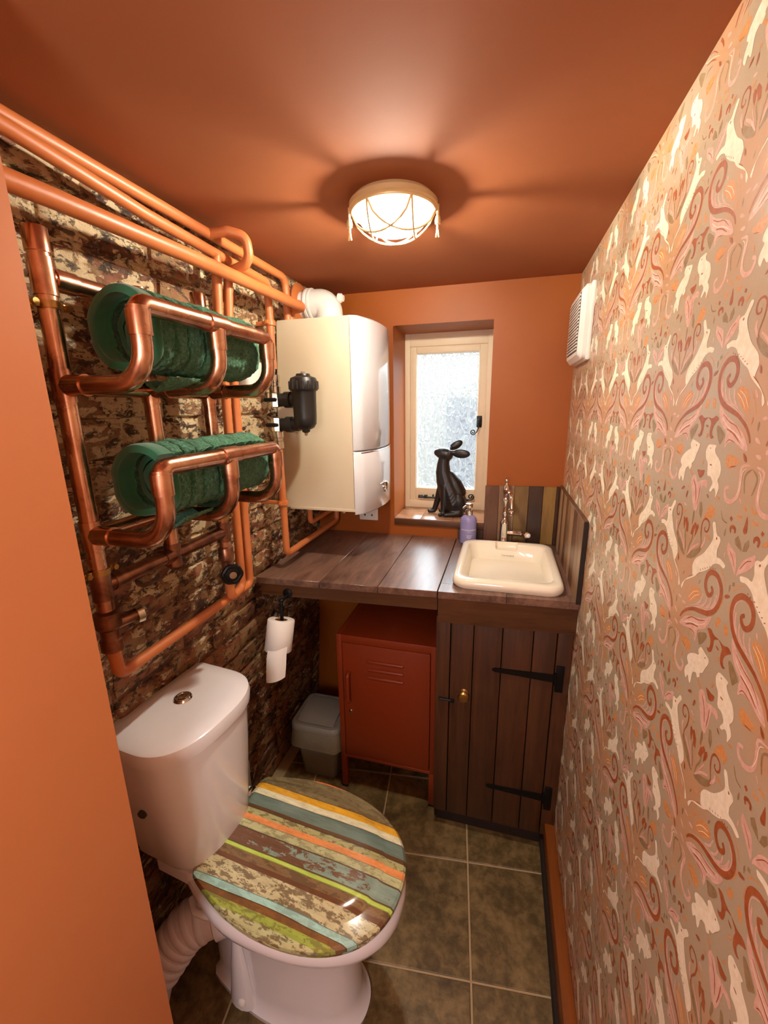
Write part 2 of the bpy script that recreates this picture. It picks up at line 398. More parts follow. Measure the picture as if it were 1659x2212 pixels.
def fillet(pts, r, n=6):
    pts = [Vector(p) for p in pts]
    if not isinstance(r, (list, tuple)): r = [r] * len(pts)
    out = [pts[0]]
    for i in range(1, len(pts) - 1):
        a, b, c = pts[i - 1], pts[i], pts[i + 1]
        u, v = (a - b), (c - b); lu, lv = u.length, v.length
        if lu < 1e-6 or lv < 1e-6: continue
        u.normalize(); v.normalize()
        ang = u.angle(v)
        if ang > pi - 0.02 or r[i] <= 0: out.append(b); continue
        d = min(r[i] / math.tan(ang / 2), lu * 0.49, lv * 0.49); rr = d * math.tan(ang / 2)
        bis = (u + v).normalized(); cen = b + bis * (rr / sin(ang / 2))
        p0, p1 = b + u * d - cen, b + v * d - cen
        tot = p0.angle(p1); ax = p0.cross(p1).normalized()
        for k in range(n + 1): out.append(cen + Matrix.Rotation(tot * k / n, 3, ax) @ p0)
    out.append(pts[-1]); return out

def tube(bm, pts, r, seg=14, mi=0, caps=True):
    pts = [Vector(p) for p in pts]
    rr = r if isinstance(r, (list, tuple)) else [r] * len(pts)
    rings = []; prev = None
    for i, p in enumerate(pts):
        t = (pts[min(i + 1, len(pts) - 1)] - pts[max(i - 1, 0)]).normalized()
        if prev is None:
            up = Vector((0, 0, 1)) if abs(t.z) < 0.9 else Vector((1, 0, 0))
            a = t.cross(up).normalized()
        else:
            a = prev - t * prev.dot(t); a.normalize()
        prev = a; b = t.cross(a)
        rings.append([p + (a * cos(2 * pi * k / seg) + b * sin(2 * pi * k / seg)) * rr[i] for k in range(seg)])
    return loft(bm, rings, True, caps, caps, mi)

def lathe(bm, prof, cen=(0, 0, 0), axis=(0, 0, 1), seg=28, mi=0, cap=True):
    """prof: list of (radius, height) along axis"""
    ax = Vector(axis).normalized(); up = Vector((0, 0, 1)) if abs(ax.z) < 0.9 else Vector((1, 0, 0))
    a = ax.cross(up).normalized(); b = ax.cross(a); c = Vector(cen)
    rings = [[c + ax * h + (a * cos(2 * pi * k / seg) + b * sin(2 * pi * k / seg)) * max(r, 1e-5) for k in range(seg)] for r, h in prof]
    return loft(bm, rings, True, cap, cap, mi)

def rrect(cx, cy, hx, hy, r, z, n=6):
    """rounded rectangle, counter-clockwise"""
    o = []
    for sx, sy, a0 in ((1, 1, 0), (-1, 1, 90), (-1, -1, 180), (1, -1, 270)):
        for k in range(n + 1):
            a = radians(a0 + 90 * k / n)
            o.append((cx + sx * (hx - r) + r * cos(a), cy + sy * (hy - r) + r * sin(a), z))
    return o

def apply_mods(o):
    dg = bpy.context.evaluated_depsgraph_get(); dg.update()
    ev = o.evaluated_get(dg); me = bpy.data.meshes.new_from_object(ev)
    old = o.data; o.modifiers.clear(); o.data = me; me.name = old.name
    return o

def text_mesh(name, body, size, mat, M4, parent, extrude=0.0002):
    cu = bpy.data.curves.new(name, 'FONT'); cu.body = body; cu.size = size; cu.align_x = 'CENTER'; cu.align_y = 'CENTER'; cu.extrude = extrude; cu.resolution_u = 3
    tmp = bpy.data.objects.new(name + '_tmp', cu); C.objects.link(tmp)
    dg = bpy.context.evaluated_depsgraph_get(); dg.update()
    me = bpy.data.meshes.new_from_object(tmp.evaluated_get(dg))
    bpy.data.objects.remove(tmp); me.name = name
    me.transform(M4); me.materials.clear(); me.materials.append(MAT[mat])
    return link(name, me, parent)

# ------------------------------------------------------------------ room shell
def struct(name, bm, mat, parent=None, **kw): return tag(obj(name, bm, mat, parent, **kw), kind='structure')

Y0 = -2.6                                           # end of the room behind the camera
b = B(); box(b, -0.35, W + 0.12, Y0 - 0.1, 0.35, H, H + 0.1); struct('ceiling', b, 'terracotta_ceiling', sm=False)

# back wall with the window opening (reveal 0.213 deep)
OX0, OX1, OZ0, OZ1, YF = 0.287, 0.668, 0.979, 1.773, 0.213
b = B()
box(b, -0.35, OX0, 0, 0.3, -0.05, H); box(b, OX1, W + 0.12, 0, 0.3, -0.05, H)
box(b, OX0, OX1, 0, 0.3, -0.05, OZ0); box(b, OX0, OX1, 0, 0.3, OZ1, H)
struct('wall_back', b, 'orange_wall', sm=False)

b = B(); box(b, -0.35, 0.2033, Y0, -1.32, -0.05, H); struct('wall_front', b, 'pale_orange', sm=False)
b = B(); box(b, -0.35, W + 0.12, Y0 - 0.12, Y0, -0.05, H); struct('wall_rear', b, 'orange_wall', sm=False)

# right wall: plain taupe ground with the printed pattern lying on it as flat print
WP = [
["p","o",1,[248,-118,276,-11,327,94,459,151,547,140,570,82,482,-18,298,-125],0],
["p","o",1,[241,-594,415,-538,536,-552,529,-651,454,-697,337,-648],0],
["p","o",1,[964,-65,990,31,1057,39,1062,-22,1016,-83],0],
["p","g",1,[633,-352,818,-249,869,-279,810,-381,722,-473,677,-409],0],
["s","k",1,[463,-82,575,16,612,131],22],
["s","k",1,[588,-47,687,40,716,144],22],
["s","k",1,[706,-8,791,75,803,166],22],
["s","k",1,[823,40,885,121,902,243],22],
["p","k",1,[130,-478,258,-325,474,-224,715,-135,889,-11,852,-135,760,-252,621,-319,632,-404,614,-496,551,-419,431,-403,243,-473],0],
["s","r",1,[295,-359,440,-252,599,-210,756,-138],10],
["s","r",1,[316,-412,471,-329,628,-285],14],
["s","r",1,[412,-413,541,-394,591,-437],10],
["s","k",1,[62,-604,196,-641,170,-802,182,-931,278,-1006,391,-999,439,-902,365,-872],42],
["s","g",1,[6,-634,107,-714,64,-877],20],
["p","r",1,[832,-184,914,-149,993,-189,1119,-172,1008,-227,1019,-305,1004,-385,941,-419,886,-385,936,-379,960,-331,946,-273,896,-225],0],
["s","r",1,[137,-398,182,-320,291,-226,443,-143,616,-92,776,-36,895,47,962,154,982,262,955,357,868,427,782,441,697,421,634,359,617,276,642,211,697,169,754,171,800,224,788,256,755,279],52],
["p","g",1,[36,354,71,449,294,574,364,641,380,574,274,459,183,403],0],
["s","g",1,[39,360,48,507,109,648,77,788],22],
["s","k",1,[41,402,155,533,295,628],26],
["s","k",1,[353,589,419,687,414,751],30],
["s","r",1,[335,525,352,646,305,766,300,888,361,951,453,934,471,861,431,812,376,824,383,859],20],
["p","r",1,[157,673,152,799,199,846,224,810,199,735],0],
["p","r",1,[-85,672,-163,825,-124,850,-60,781,-38,675],0],
["p","k",0,[-6,988,-117,1167,-195,1314,-143,1393,-62,1391,-11,1309,68,1350,216,1387,271,1335,247,1283,192,1311,125,1296,121,1114,83,961],0],
["p","r",0,[-71,1464,4,1469,59,1470,134,1487,117,1416,42,1369,-8,1401],0],
["p","g",0,[146,1096,194,1116,247,1024,242,920,175,971],0],
["p","g",0,[24,806,12,941,43,989,66,905,51,788],0],
["p","o",0,[354,1070,427,1145,558,1096,507,973,452,988,300,933],0],
["p","k",0,[1177,562,1178,620,1231,754,1332,823,1430,888,1439,785,1353,689,1214,602],0],
["p","k",0,[1161,564,1081,633,927,746,919,854,996,820,1103,782,1135,703,1157,628],0],
["s","r",0,[1211,650,1299,763,1380,801],8],
["s","r",0,[972,779,1068,711,1112,653],8],
["p","g",0,[1189,832,1059,861,1032,914,1081,966,1151,903],0],
["p","g",0,[1199,835,1213,923,1268,980,1295,919,1265,856],0],
["p","g",0,[1149,449,1142,489,1182,506,1195,470],0],
["p","r",0,[1168,1200,1207,1086,1217,1027,1176,1003,1139,1027,1158,1112],0],
["s","r",0,[933,947,915,996,961,1021,1003,1004,1008,965],30],
["s","r",0,[1359,970,1358,1008,1402,1030,1435,1002,1423,954],34],
["p","r",0,[867,1083,886,1117,925,1098,906,1064],0],
["p","r",0,[1433,1084,1446,1117,1483,1099,1464,1067],0],
["s","o",0,[993,1164,1019,1134,1085,1155],26],
["s","o",0,[1248,1167,1297,1142,1365,1153],26],
["s","o",0,[1051,1249,1109,1247,1132,1222],26],
["s","o",0,[1191,1289,1245,1249,1313,1243],26],
["s","g",0,[666,1126,733,1039,832,1023],14],
["s","k",1,[240,-219,544,-68,764,-7,869,67,923,162,939,251,918,331,835,395],14],
["s","k",1,[312,-160,536,-47,739,8,829,73,875,158,894,240],10],
["s","o",1,[863,532,972,469,1034,391],12],
["s","o",1,[1028,318,1022,200,954,81],12],
["s","o",1,[113,-149,168,-38,265,77],12],
["s","c",1,[277,-73,370,41,497,108],7],
["s","c",1,[329,-85,425,16,538,82],7],
["s","c",1,[225,-428,423,-323,619,-260,768,-170],7],
["s","r",1,[310,-642,417,-665],8],
["s","c",1,[103,-638,161,-683,162,-818,192,-924],8],
["s","r",0,[-121,1337,-24,1239,36,1084],10],
["s","r",0,[85,1304,91,1190,83,1063],10],
["s","k",1,[83,478,151,601,190,673],12],
["p","c",1,[51,-58,18,-19,51,38,149,132,279,216,255,277,231,338,280,441,449,554,544,671,604,764,611,820,536,943,554,970,600,969,673,848,746,843,776,809,752,735,738,700,751,619,835,631,918,614,963,596,933,550,840,571,727,538,634,434,523,362,418,311,342,226,214,148,97,79,76,6],0],
["s","r",1,[674,821,696,802],20],
["s","o",1,[275,285,340,260,418,311,411,357],12],
["s","o",1,[648,523,649,596,698,614,697,568],12],
["s","r",1,[440,364,465,354],9],
["s","r",1,[492,391,515,383],9],
["s","r",1,[542,418,565,412],9],
["s","r",1,[591,445,613,440],9],
["s","r",1,[640,471,660,467],9],
["s","r",1,[185,162,295,232],8],
["s","r",1,[673,458,686,449],14],
["s","r",1,[719,485,733,472],14],
["s","r",1,[769,500,779,486],14],
["p","c",0,[507,-771,510,-721,559,-669,667,-603,770,-569,730,-519,776,-451,852,-464,925,-477,997,-490,997,-539,945,-631,915,-706,849,-746,873,-780,820,-832,771,-788,692,-836,687,-993,657,-1003,593,-929,558,-1018,495,-952,503,-881,568,-807],0],
["s","r",0,[900,-513,919,-521],16],
["s","o",0,[579,-778,668,-774,666,-827],10],
["s","o",0,[886,-631,914,-652],10],
["p","c",0,[-1024,-556,-983,-480,-860,-471,-781,-474,-809,-524,-772,-570,-649,-625,-592,-709,-594,-785,-637,-845,-587,-882,-565,-933,-615,-1044,-630,-968,-680,-932,-742,-997,-783,-986,-723,-890,-798,-825,-893,-834,-918,-690,-997,-636],0],
["s","r",0,[-870,-699,-816,-699],14],
["s","r",0,[-931,-515,-904,-518],10],
["p","o",0,[-728,973,-683,985,-647,1007,-628,1036,-640,1052,-673,1041,-704,1013],0],
["p","o",0,[-604,-1035,-572,-1041,-543,-1038,-521,-1025,-524,-1012,-549,-1008,-577,-1017],0],
["p","r",0,[-757,-1074,-773,-1052,-792,-1037,-812,-1032,-818,-1042,-805,-1058,-783,-1069],0],
["p","o",0,[112,255,147,260,176,272,193,293,186,305,160,301,134,282],0],
["p","o",0,[916,-1044,892,-1030,868,-1025,847,-1029,845,-1041,864,-1050,889,-1051],0],
["p","r",0,[-213,339,-212,301,-202,269,-182,248,-168,254,-170,283,-187,313],0],
["p","k",0,[-75,-992,-85,-967,-100,-948,-119,-939,-127,-947,-118,-965,-100,-981],0],
["p","o",0,[556,746,524,774,490,790,458,790,452,774,477,753,514,744],0],
["p","k",0,[53,-392,20,-359,-17,-338,-53,-336,-60,-354,-34,-378,6,-391],0],
["p","o",0,[-1072,-738,-1049,-715,-1036,-690,-1035,-666,-1047,-661,-1063,-679,-1071,-706],0],
["p","o",0,[135,172,117,195,96,211,74,216,67,205,82,188,106,176],0],
["p","g",0,[52,199,30,178,17,154,16,132,27,127,43,143,51,169],0],
["p","k",0,[97,-153,59,-141,23,-140,-5,-153,-4,-169,26,-177,61,-171],0],
["p","r",0,[-263,1068,-237,1099,-222,1133,-223,1164,-240,1170,-259,1145,-266,1109],0],
["p","r",0,[1155,345,1110,340,1073,326,1050,300,1058,284,1092,289,1126,311],0],
["p","k",0,[-196,981,-225,1000,-255,1009,-282,1005,-285,990,-262,977,-230,974],0],
["p","k",0,[-217,108,-204,70,-183,41,-156,26,-143,37,-155,66,-181,90],0],
["p","o",0,[-177,920,-220,923,-259,914,-285,894,-279,877,-246,876,-210,892],0],
["p","k",0,[113,-195,156,-204,195,-200,224,-183,221,-165,188,-160,150,-171],0],
["p","r",0,[-215,-495,-199,-536,-175,-569,-145,-584,-131,-572,-144,-540,-175,-514],0],
["p","o",0,[398,-454,407,-482,421,-505,441,-517,450,-509,443,-487,424,-468],0],
["p","r",0,[667,-1109,708,-1103,743,-1087,763,-1063,754,-1048,723,-1054,693,-1076],0],
["p","r",0,[-1138,-266,-1115,-282,-1090,-290,-1069,-288,-1066,-276,-1084,-264,-1110,-261],0],
["p","o",0,[-176,-227,-163,-200,-159,-174,-165,-152,-177,-151,-186,-172,-185,-199],0],
["p","k",0,[-9,-497,31,-522,71,-534,106,-528,109,-509,79,-491,37,-488],0],
["p","g",0,[499,260,477,238,463,213,461,189,473,184,490,202,498,229],0],
["p","g",0,[826,974,812,940,808,908,816,881,832,881,842,907,839,940],0],
["p","k",0,[897,654,910,681,914,707,907,728,895,729,887,708,888,682],0],
["p","o",0,[-1093,-426,-1065,-408,-1044,-385,-1037,-360,-1048,-351,-1070,-366,-1085,-393],0],
["p","g",0,[-1091,363,-1080,396,-1078,427,-1089,452,-1103,451,-1111,426,-1106,395],0],
["p","k",0,[-500,160,-501,188,-510,212,-525,228,-536,222,-534,201,-520,179],0],
["p","g",0,[-40,-289,-27,-251,-26,-215,-38,-187,-54,-188,-63,-217,-57,-253],0],
["p","o",0,[357,-749,351,-779,354,-807,366,-828,378,-825,382,-802,374,-775],0],
["p","o",0,[951,-897,923,-859,890,-834,854,-826,844,-843,867,-871,905,-889],0]]
b = B(); box(b, W, W + 0.12, Y0, 0.0, -0.05, H)
wall_right = struct('wall_right', b, 'paper_ground', sm=False)
def print_mesh():
    cols = 'okgrc'; lay = {'o': 1, 'g': 2, 'k': 3, 'r': 4, 'c': 5}
    shapes = []                                     # (colour index, layer, outline in metres)
    def stroke(pts, w):
        P = [Vector((x, y)) for x, y in pts]; Q = []
        for i in range(len(P) - 1):
            p0, p1, p2, p3 = P[max(i - 1, 0)], P[i], P[i + 1], P[min(i + 2, len(P) - 1)]
            m = 3 if len(P) > 3 else 4
            for k in range(m):
                t = k / m
                Q.append(0.5 * ((2 * p1) + (p2 - p0) * t + (2 * p0 - 5 * p1 + 4 * p2 - p3) * t * t + (3 * p1 - p0 - 3 * p2 + p3) * t ** 3))
        Q.append(P[-1]); n = len(Q); L, R = [], []
        for i, q in enumerate(Q):
            d = (Q[min(i + 1, n - 1)] - Q[max(i - 1, 0)])
            if d.length < 1e-9: d = Vector((1, 0))
            d.normalize(); nn = Vector((-d.y, d.x)); s = i / (n - 1)
            ww = w * 0.5 * (0.35 + 0.65 * min(1, 4 * s, 2.2 * (1.05 - s) + 0.3))
            L.append(q + nn * ww); R.append(q - nn * ww)
        return L, R
    rust_last = {}
    for idx, (k, c, m, fl, w) in enumerate(WP):
        pts = [(fl[i] * 1e-4, fl[i + 1] * 1e-4) for i in range(0, len(fl), 2)]
        ly0 = lay[c] + (3 if (c in 'ro' and idx >= 50) else 0)
        for sgn in ((1, -1) if m else (1,)):
            ly = ly0 + idx * .0075 + (.0035 if sgn < 0 else 0)     # no two prints in one plane
            pp = [(x * sgn, y) for x, y in pts]
            if k == 'p' and len(pp) > 5:                  # round the corners of the drawn outlines
                qq = []
                for a, c2 in zip(pp, pp[1:] + pp[:1]):
                    qq += [(a[0] * .8 + c2[0] * .2, a[1] * .8 + c2[1] * .2), (a[0] * .2 + c2[0] * .8, a[1] * .2 + c2[1] * .8)]
                pp = qq
            if k == 'p': shapes.append((cols.index(c), ly, [[Vector(p) for p in pp]]))
            else:
                L, R = stroke(pp, w * 1.2e-4)
                shapes.append((cols.index(c), ly, [[L[i], L[i + 1], R[i + 1], R[i]] for i in range(len(L) - 1)]))
    verts, faces, mi = [], [], []
    for row in range(-5, 5):
        for col in range(-7, 7):
            yc = -1.122 - 0.2205 * col - (0.11025 if row % 2 else 0.0); zc = 1.242 + 0.226 * row
            if yc > 0.13 or yc < -2.0 or zc < -0.1 or zc > H + 0.12: continue
            for ci, ly, polys in shapes:
                for pl in polys:
                    y = [yc - p.x for p in pl]; z = [zc + p.y for p in pl]
                    if max(y) > -0.001 or max(z) > H - 0.001 or min(z) < 0.03: continue
                    n0 = len(verts)
                    verts += [(W - 0.00004 * ly - 0.00003, a, c) for a, c in zip(y, z)]
                    faces.append(list(range(n0, n0 + len(pl)))); mi.append(ci)
    me = bpy.data.meshes.new('wallpaper_print'); me.from_pydata(verts, [], faces)
    for c in cols: me.materials.append(MAT['ink_' + c])
    me.polygons.foreach_set('material_index', mi); me.update()
    return me
o = link('wallpaper_print', print_mesh(), wall_right); tag(o, kind='stuff')

# left wall: leaning mortar bed with every brick on its own
LEAN = 0.115 / H
b = B(); box(b, -0.25, -0.0075, -1.34, 0.02, -H - 0.03, 0.0)
wl = tag(obj('wall_left', b, 'brick', sm=False), kind='structure')
wl.location = (0, 0, H); wl.rotation_euler = (0, LEAN, 0)
XF[wl.name] = Matrix.Translation((0, 0, H)) @ Matrix.Rotation(LEAN, 4, 'Y')
def xw(z): return -LEAN * (H - z)                   # face of the brickwork at height z

def brick_mesh(L, h, seed):
    rnd = random.Random(seed); nx, nz = (5 if L > 0.15 else 3), 2
    bm = B(); D = 0.026
    def ring(inset, x, jit):
        pts = []
        hx, hz = L / 2 - inset, h / 2 - inset
        for i in range(nx): pts.append((x, -hx + 2 * hx * i / nx, -hz))
        for i in range(nz): pts.append((x, hx, -hz + 2 * hz * i / nz))
        for i in range(nx): pts.append((x, hx - 2 * hx * i / nx, hz))
        for i in range(nz): pts.append((x, -hx, hz - 2 * hz * i / nz))
        return [(px + rnd.uniform(-jit, jit), py + rnd.uniform(-jit, jit), pz + rnd.uniform(-jit, jit)) for px, py, pz in pts]
    rings = [ring(0.0, -D, 0), ring(0.0, -0.008, 0.0022), ring(0.005, 0.0, 0.0018)]
    vr = [[bm.verts.new(p) for p in r] for r in rings]; n = len(rings[0])
    for a, c in zip(vr, vr[1:]):
        for i in range(n): bm.faces.new((a[i], a[(i + 1) % n], c[(i + 1) % n], c[i]))
    cv = [bm.verts.new((0.003 + rnd.uniform(-.003, .003), -L / 2 + L * (i + .5) / nx, rnd.uniform(-.008, .008))) for i in range(nx)]
    top = vr[-1]
    lo = top[:nx + 1]; up = list(reversed(top[nx + nz:2 * nx + nz + 1]))
    for i in range(nx):
        bm.faces.new((lo[i], lo[i + 1], cv[i])); bm.faces.new((up[i + 1], up[i], cv[i]))
        if i: bm.faces.new((cv[i - 1], lo[i], cv[i])); bm.faces.new((cv[i], up[i], cv[i - 1]))
    e0 = top[nx + 1]; e1 = top[-1]
    bm.faces.new((lo[-1], e0, cv[-1])); bm.faces.new((e0, up[-1], cv[-1]))
    bm.faces.new((up[0], e1, cv[0])); bm.faces.new((e1, lo[0], cv[0]))
    bmesh.ops.recalc_face_normals(bm, faces=bm.faces)
    me = bpy.data.meshes.new('brick'); bm.to_mesh(me); bm.free(); me.materials.append(MAT['brick']); smooth(me, 50); return me
BH, BP, BL = 0.0685, 0.0755, 0.227
full = [brick_mesh(0.2205, BH, i) for i in range(9)]; half = [brick_mesh(0.1075, BH, 50 + i) for i in range(6)]
ncourse = int(H / BP)
for k in range(ncourse + 1):
    z = -BP * (k + 0.5) - 0.002
    if z - BH / 2 < -H: continue
    y = -1.340 + (0.0 if k % 2 else -0.114) + random.uniform(-.012, .012)
    while y < 0.0:
        hd = (k % 4 == 2) and random.random() < 0.35     # odd headers
        Lb = 0.114 if hd else BL
        if y + Lb > 0.004:
            Lb = 0.114
        if y + Lb <= 0.012:
            o = bpy.data.objects.new('brick', random.choice(half if Lb < 0.2 else full)); C.objects.link(o)
            o.parent = wl; o.location = (random.uniform(-0.005, 0.003), y + Lb / 2, z + random.uniform(-.002, .002))
            o.rotation_euler = (random.uniform(-.012, .012), 0, random.uniform(-.02, .02))
        y += Lb

# floor: grout bed with separate slate tiles laid a few degrees out of square
b = B(); box(b, -0.2, W + 0.1, Y0, 0.05, -0.06, -0.003)
floor = struct('floor', b, 'grout', sm=False)
def clip(poly, x0, x1, y0, y1):
    for ax, lim, keep in ((0, x0, 1), (0, x1, -1), (1, y0, 1), (1, y1, -1)):
        out = []
        for i, p in enumerate(poly):
            q = poly[(i + 1) % len(poly)]; dp = (p[ax] - lim) * keep; dq = (q[ax] - lim) * keep
            if dp >= 0: out.append(p)
            if dp * dq < 0:
                s = dp / (dp - dq); out.append((p[0] + (q[0] - p[0]) * s, p[1] + (q[1] - p[1]) * s))
        poly = out
        if not poly: return []
    return poly
ta = radians(6.3); e1 = (cos(ta), sin(ta)); e2 = (-sin(ta), cos(ta)); TP, TG = 0.303, 0.0028
for i in range(-4, 3):
    for j in range(-8, 4):
        q = [(0.682 + e1[0] * (i * TP + u) + e2[0] * (j * TP + v), -0.606 + e1[1] * (i * TP + u) + e2[1] * (j * TP + v))
             for u, v in ((TG, TG), (TP - TG, TG), (TP - TG, TP - TG), (TG, TP - TG))]
        q = clip(q, -0.075, W - 0.002, Y0 + .01, -0.005)
        if len(q) < 3: continue
        area = abs(sum(a[0] * c[1] - c[0] * a[1] for a, c in zip(q, q[1:] + q[:1]))) / 2
        if area < 0.0006: continue
        cx = sum(p[0] for p in q) / len(q); cy = sum(p[1] for p in q) / len(q)
        ins = [(cx + (p[0] - cx) * 0.988, cy + (p[1] - cy) * 0.988) for p in q]
        b = B(); loft(b, [[(*p, -0.004) for p in q], [(*p, -0.0016) for p in q], [(*p, 0.0) for p in ins]])
        obj('floor_tile', b, 'tile', floor, angle=20)

# skirting on the right
b = B(); box(b, 0.922, W, Y0, -0.452, 0.036, 0.112, 0.004); sk = struct('baseboard_right', b, 'skirting_wood')
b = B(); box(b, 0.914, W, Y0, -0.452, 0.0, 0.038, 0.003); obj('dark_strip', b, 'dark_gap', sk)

# outside, seen only through the rippled pane
b = B(); box(b, -5, 6, 0.45, 8, -0.1, 0.0); struct('ground_outside', b, 'paving', sm=False)
b = B(); box(b, 0.36, 0.62, 1.1, 2.4, 0.0, 1.52); struct('wall_outside', b, 'outside_wall', sm=False)
b = B(); box(b, -4.0, 5.0, 3.4, 3.6, 0.0, 2.3); struct('wall_outside_far', b, 'render', sm=False)

# ------------------------------------------------------------------ window
win = thing('window_1', 'cream casement window with one tall rippled pane', 'window', (0.477, YF, 1.004)); win['kind'] = 'structure'
def frame(bm, x0, x1, z0, z1, wl_, wr, wb, wt, y0, y1, bev):
    box(bm, x0, x0 + wl_, y0, y1, z0, z1, bev); box(bm, x1 - wr, x1, y0, y1, z0, z1, bev)
    box(bm, x0 + wl_ - .001, x1 - wr + .001, y0, y1, z0, z0 + wb, bev); box(bm, x0 + wl_ - .001, x1 - wr + .001, y0, y1, z1 - wt, z1, bev)
b = B(); frame(b, OX0 - .012, OX1 + .012, 1.000, OZ1 + .01, 0.0345, 0.0385, 0.037, 0.063, YF, YF + 0.07, 0.003); obj('window_frame', b, 'window_paint', win)
b = B(); frame(b, 0.309, 0.643, 1.034, 1.722, 0.028, 0.034, 0.062, 0.03, YF + 0.006, YF + 0.05, 0.004)
sash = obj('sash', b, 'window_paint', win)
b = B(); frame(b, 0.334, 0.612, 1.093, 1.695, 0.006, 0.006, 0.006, 0.006, YF + 0.012, YF + 0.03, 0.002); obj('glazing_bead', b, 'white_plastic', sash)
b = B(); box(b, 0.336, 0.610, YF + 0.026, YF + 0.030, 1.094, 1.694); obj('glass_pane', b, 'glass', sash, sm=False)
# fastener with curled tail
b = B(); box(b, 0.607, 0.629, YF - 0.006, YF + 0.008, 1.375, 1.425, 0.003); box(b, 0.612, 0.624, YF - 0.022, YF - 0.004, 1.383, 1.412, 0.004)
pts = [(0.617, YF - .018, 1.388), (0.616, YF - .02, 1.372), (0.611, YF - .02, 1.358), (0.600, YF - .02, 1.346)]
for k in range(15):
    a = radians(-60 - 36 * k); rr = 0.0125 - 0.0007 * k
    pts.append((0.5945 + rr * cos(a), YF - .02, 1.3565 + rr * sin(a)))
tube(b, pts, 0.0024, 8); obj('window_handle', b, 'black_iron', sash)
b = B(); box(b, 0.350, 0.372, YF - .008, YF + .006, 1.050, 1.062, 0.002)
tube(b, [(0.352, YF - .012, 1.056), (0.585, YF - .012, 1.050)], 0.0045, 8)
box(b, 0.378, 0.394, YF - .016, YF + .006, 1.050, 1.064, 0.002); box(b, 0.418, 0.424, YF - .014, YF + .006, 1.05, 1.068, 0.001)
pts = [(0.58, YF - .012, 1.050), (0.594, YF - .012, 1.051)]
for k in range(14):
    a = radians(-70 + 38 * k); rr = 0.0145 - 0.0008 * k
    pts.append((0.594 + rr * cos(a), YF - .012, 1.0655 + rr * sin(a)))
tube(b, pts, 0.0028, 8); obj('casement_stay', b, 'black_iron', sash)
# tiled sill
for k, (xa, xb) in enumerate(((OX0 + .001, 0.40), (0.401, 0.535), (0.536, OX1 - .001))):
    b = B(); box(b, xa, xb, -0.004, YF + 0.004, 0.981, 1.0035, 0.0015); obj('sill_tile', b, 'sill_tile', win)
b = B(); box(b, OX0 + .001, OX1 - .001, -0.0075, -0.003, 0.974, 1.001, 0.001); obj('sill_edge', b, 'fascia_wood', win)

# ------------------------------------------------------------------ ceiling lamp
LX, LY = 0.468, -0.700
lamp = thing('ceiling_lamp', 'round caged bulkhead lamp, lit, on the terracotta ceiling', 'lamp', (LX, LY, H))
b = B(); lathe(b, [(0.085, H), (0.087, H - .002), (0.088, H - .008), (0.0955, H - .010), (0.0955, H - .019), (0.090, H - .023), (0.081, H - .021), (0.081, H - .006)], (LX, LY, 0), seg=48, cap=False)
obj('lamp_body', b, 'lamp_metal', lamp)
prof = [(0.080 * cos(a) ** .8, H - 0.020 - 0.047 * sin(a)) for a in [radians(1 + 88.9 * k / 14) for k in range(15)]]
b = B(); lathe(b, prof, (LX, LY, 0), seg=40, cap=False); obj('lamp_glass', b, 'lamp_glass', lamp)
for k in range(6):                                   # cage of curved wires that cross over the glass
    b = B(); a0, a1 = radians(60 * k + 8), radians(60 * k + 68 + 60)
    p0 = Vector((0.091 * cos(a0), 0.091 * sin(a0))); p1 = Vector((0.091 * cos(a1), 0.091 * sin(a1)))
    pts = []
    for i in range(13):
        t = i / 12; p = p0.lerp(p1, t); rr = p.length
        pts.append((LX + p.x, LY + p.y, H - 0.023 - 0.057 * (1 - (rr / 0.091) ** 2) ** 0.6))
    tube(b, pts, 0.0022, 8); obj('guard_wire', b, 'lamp_metal', lamp)
b = B(); bmesh.ops.create_icosphere(b, subdivisions=3, radius=.018, matrix=Matrix.Translation((LX, LY, H - .045))); obj('bulb', b, 'bulb', lamp)
b = B(); lathe(b, [(.014, H - .006), (.014, H - .027), (.011, H - .029)], (LX, LY, 0), seg=20); obj('bulb_holder', b, 'white_plastic', lamp)
b = B(); tube(b, [(LX + 0.090 * cos(radians(a)), LY + 0.090 * sin(radians(a)), H - .024) for a in range(0, 361, 10)], 0.003, 8); obj('guard_ring', b, 'lamp_metal', lamp)
for a in (192, 12):
    px, py = LX + 0.096 * cos(radians(a)), LY + 0.096 * sin(radians(a)); b = B()
    tube(b, [(px, py, H - .012), (px, py, H - .060)], 0.003, 8); lathe(b, [(0.006, H - .050), (0.007, H - .043), (0.005, H - .035)], (px, py, 0), seg=12)
    tube(b, [(px, py, H - .055), (px - .003, py, H - .075)], 0.002, 6); tube(b, [(px, py, H - .055), (px + .003, py, H - .075)], 0.002, 6)
    obj('wing_nut', b, 'lamp_metal', lamp)

# ------------------------------------------------------------------ painted heating pipes on the brick wall
PR = 0.0115; YP = -1.335
def pipe(label, runs, r=PR, mat='pipe_paint', clips=(), loc=None):
    b = B()
    for pts, rad in runs: tube(b, fillet(pts, rad), r if not isinstance(rad, str) else r, 14)
    t = thing('heating_pipe', label, 'pipe', loc or runs[0][0][0])
    obj('pipe_run', b, mat, t)
    for (x, y, z, ax) in clips:
        b = B(); lathe(b, [(r + .001, -.007), (r + .005, -.007), (r + .005, .007), (r + .001, .007)], (x, y, z), ax, 18)
        if abs(ax[2]) > .5: box(b, xw(z) - .006, x - r * .5, y - .006, y + .006, z - .006, z + .006, .001); box(b, x - .004, x + .006, y - r - .014, y + r + .014, z - .005, z + .005, .001)
        else: box(b, xw(z) - .006, x - r * .5, y - .006, y + .006, z - .006, z + .006, .001)
        obj('pipe_clip', b, mat, t)
    return t
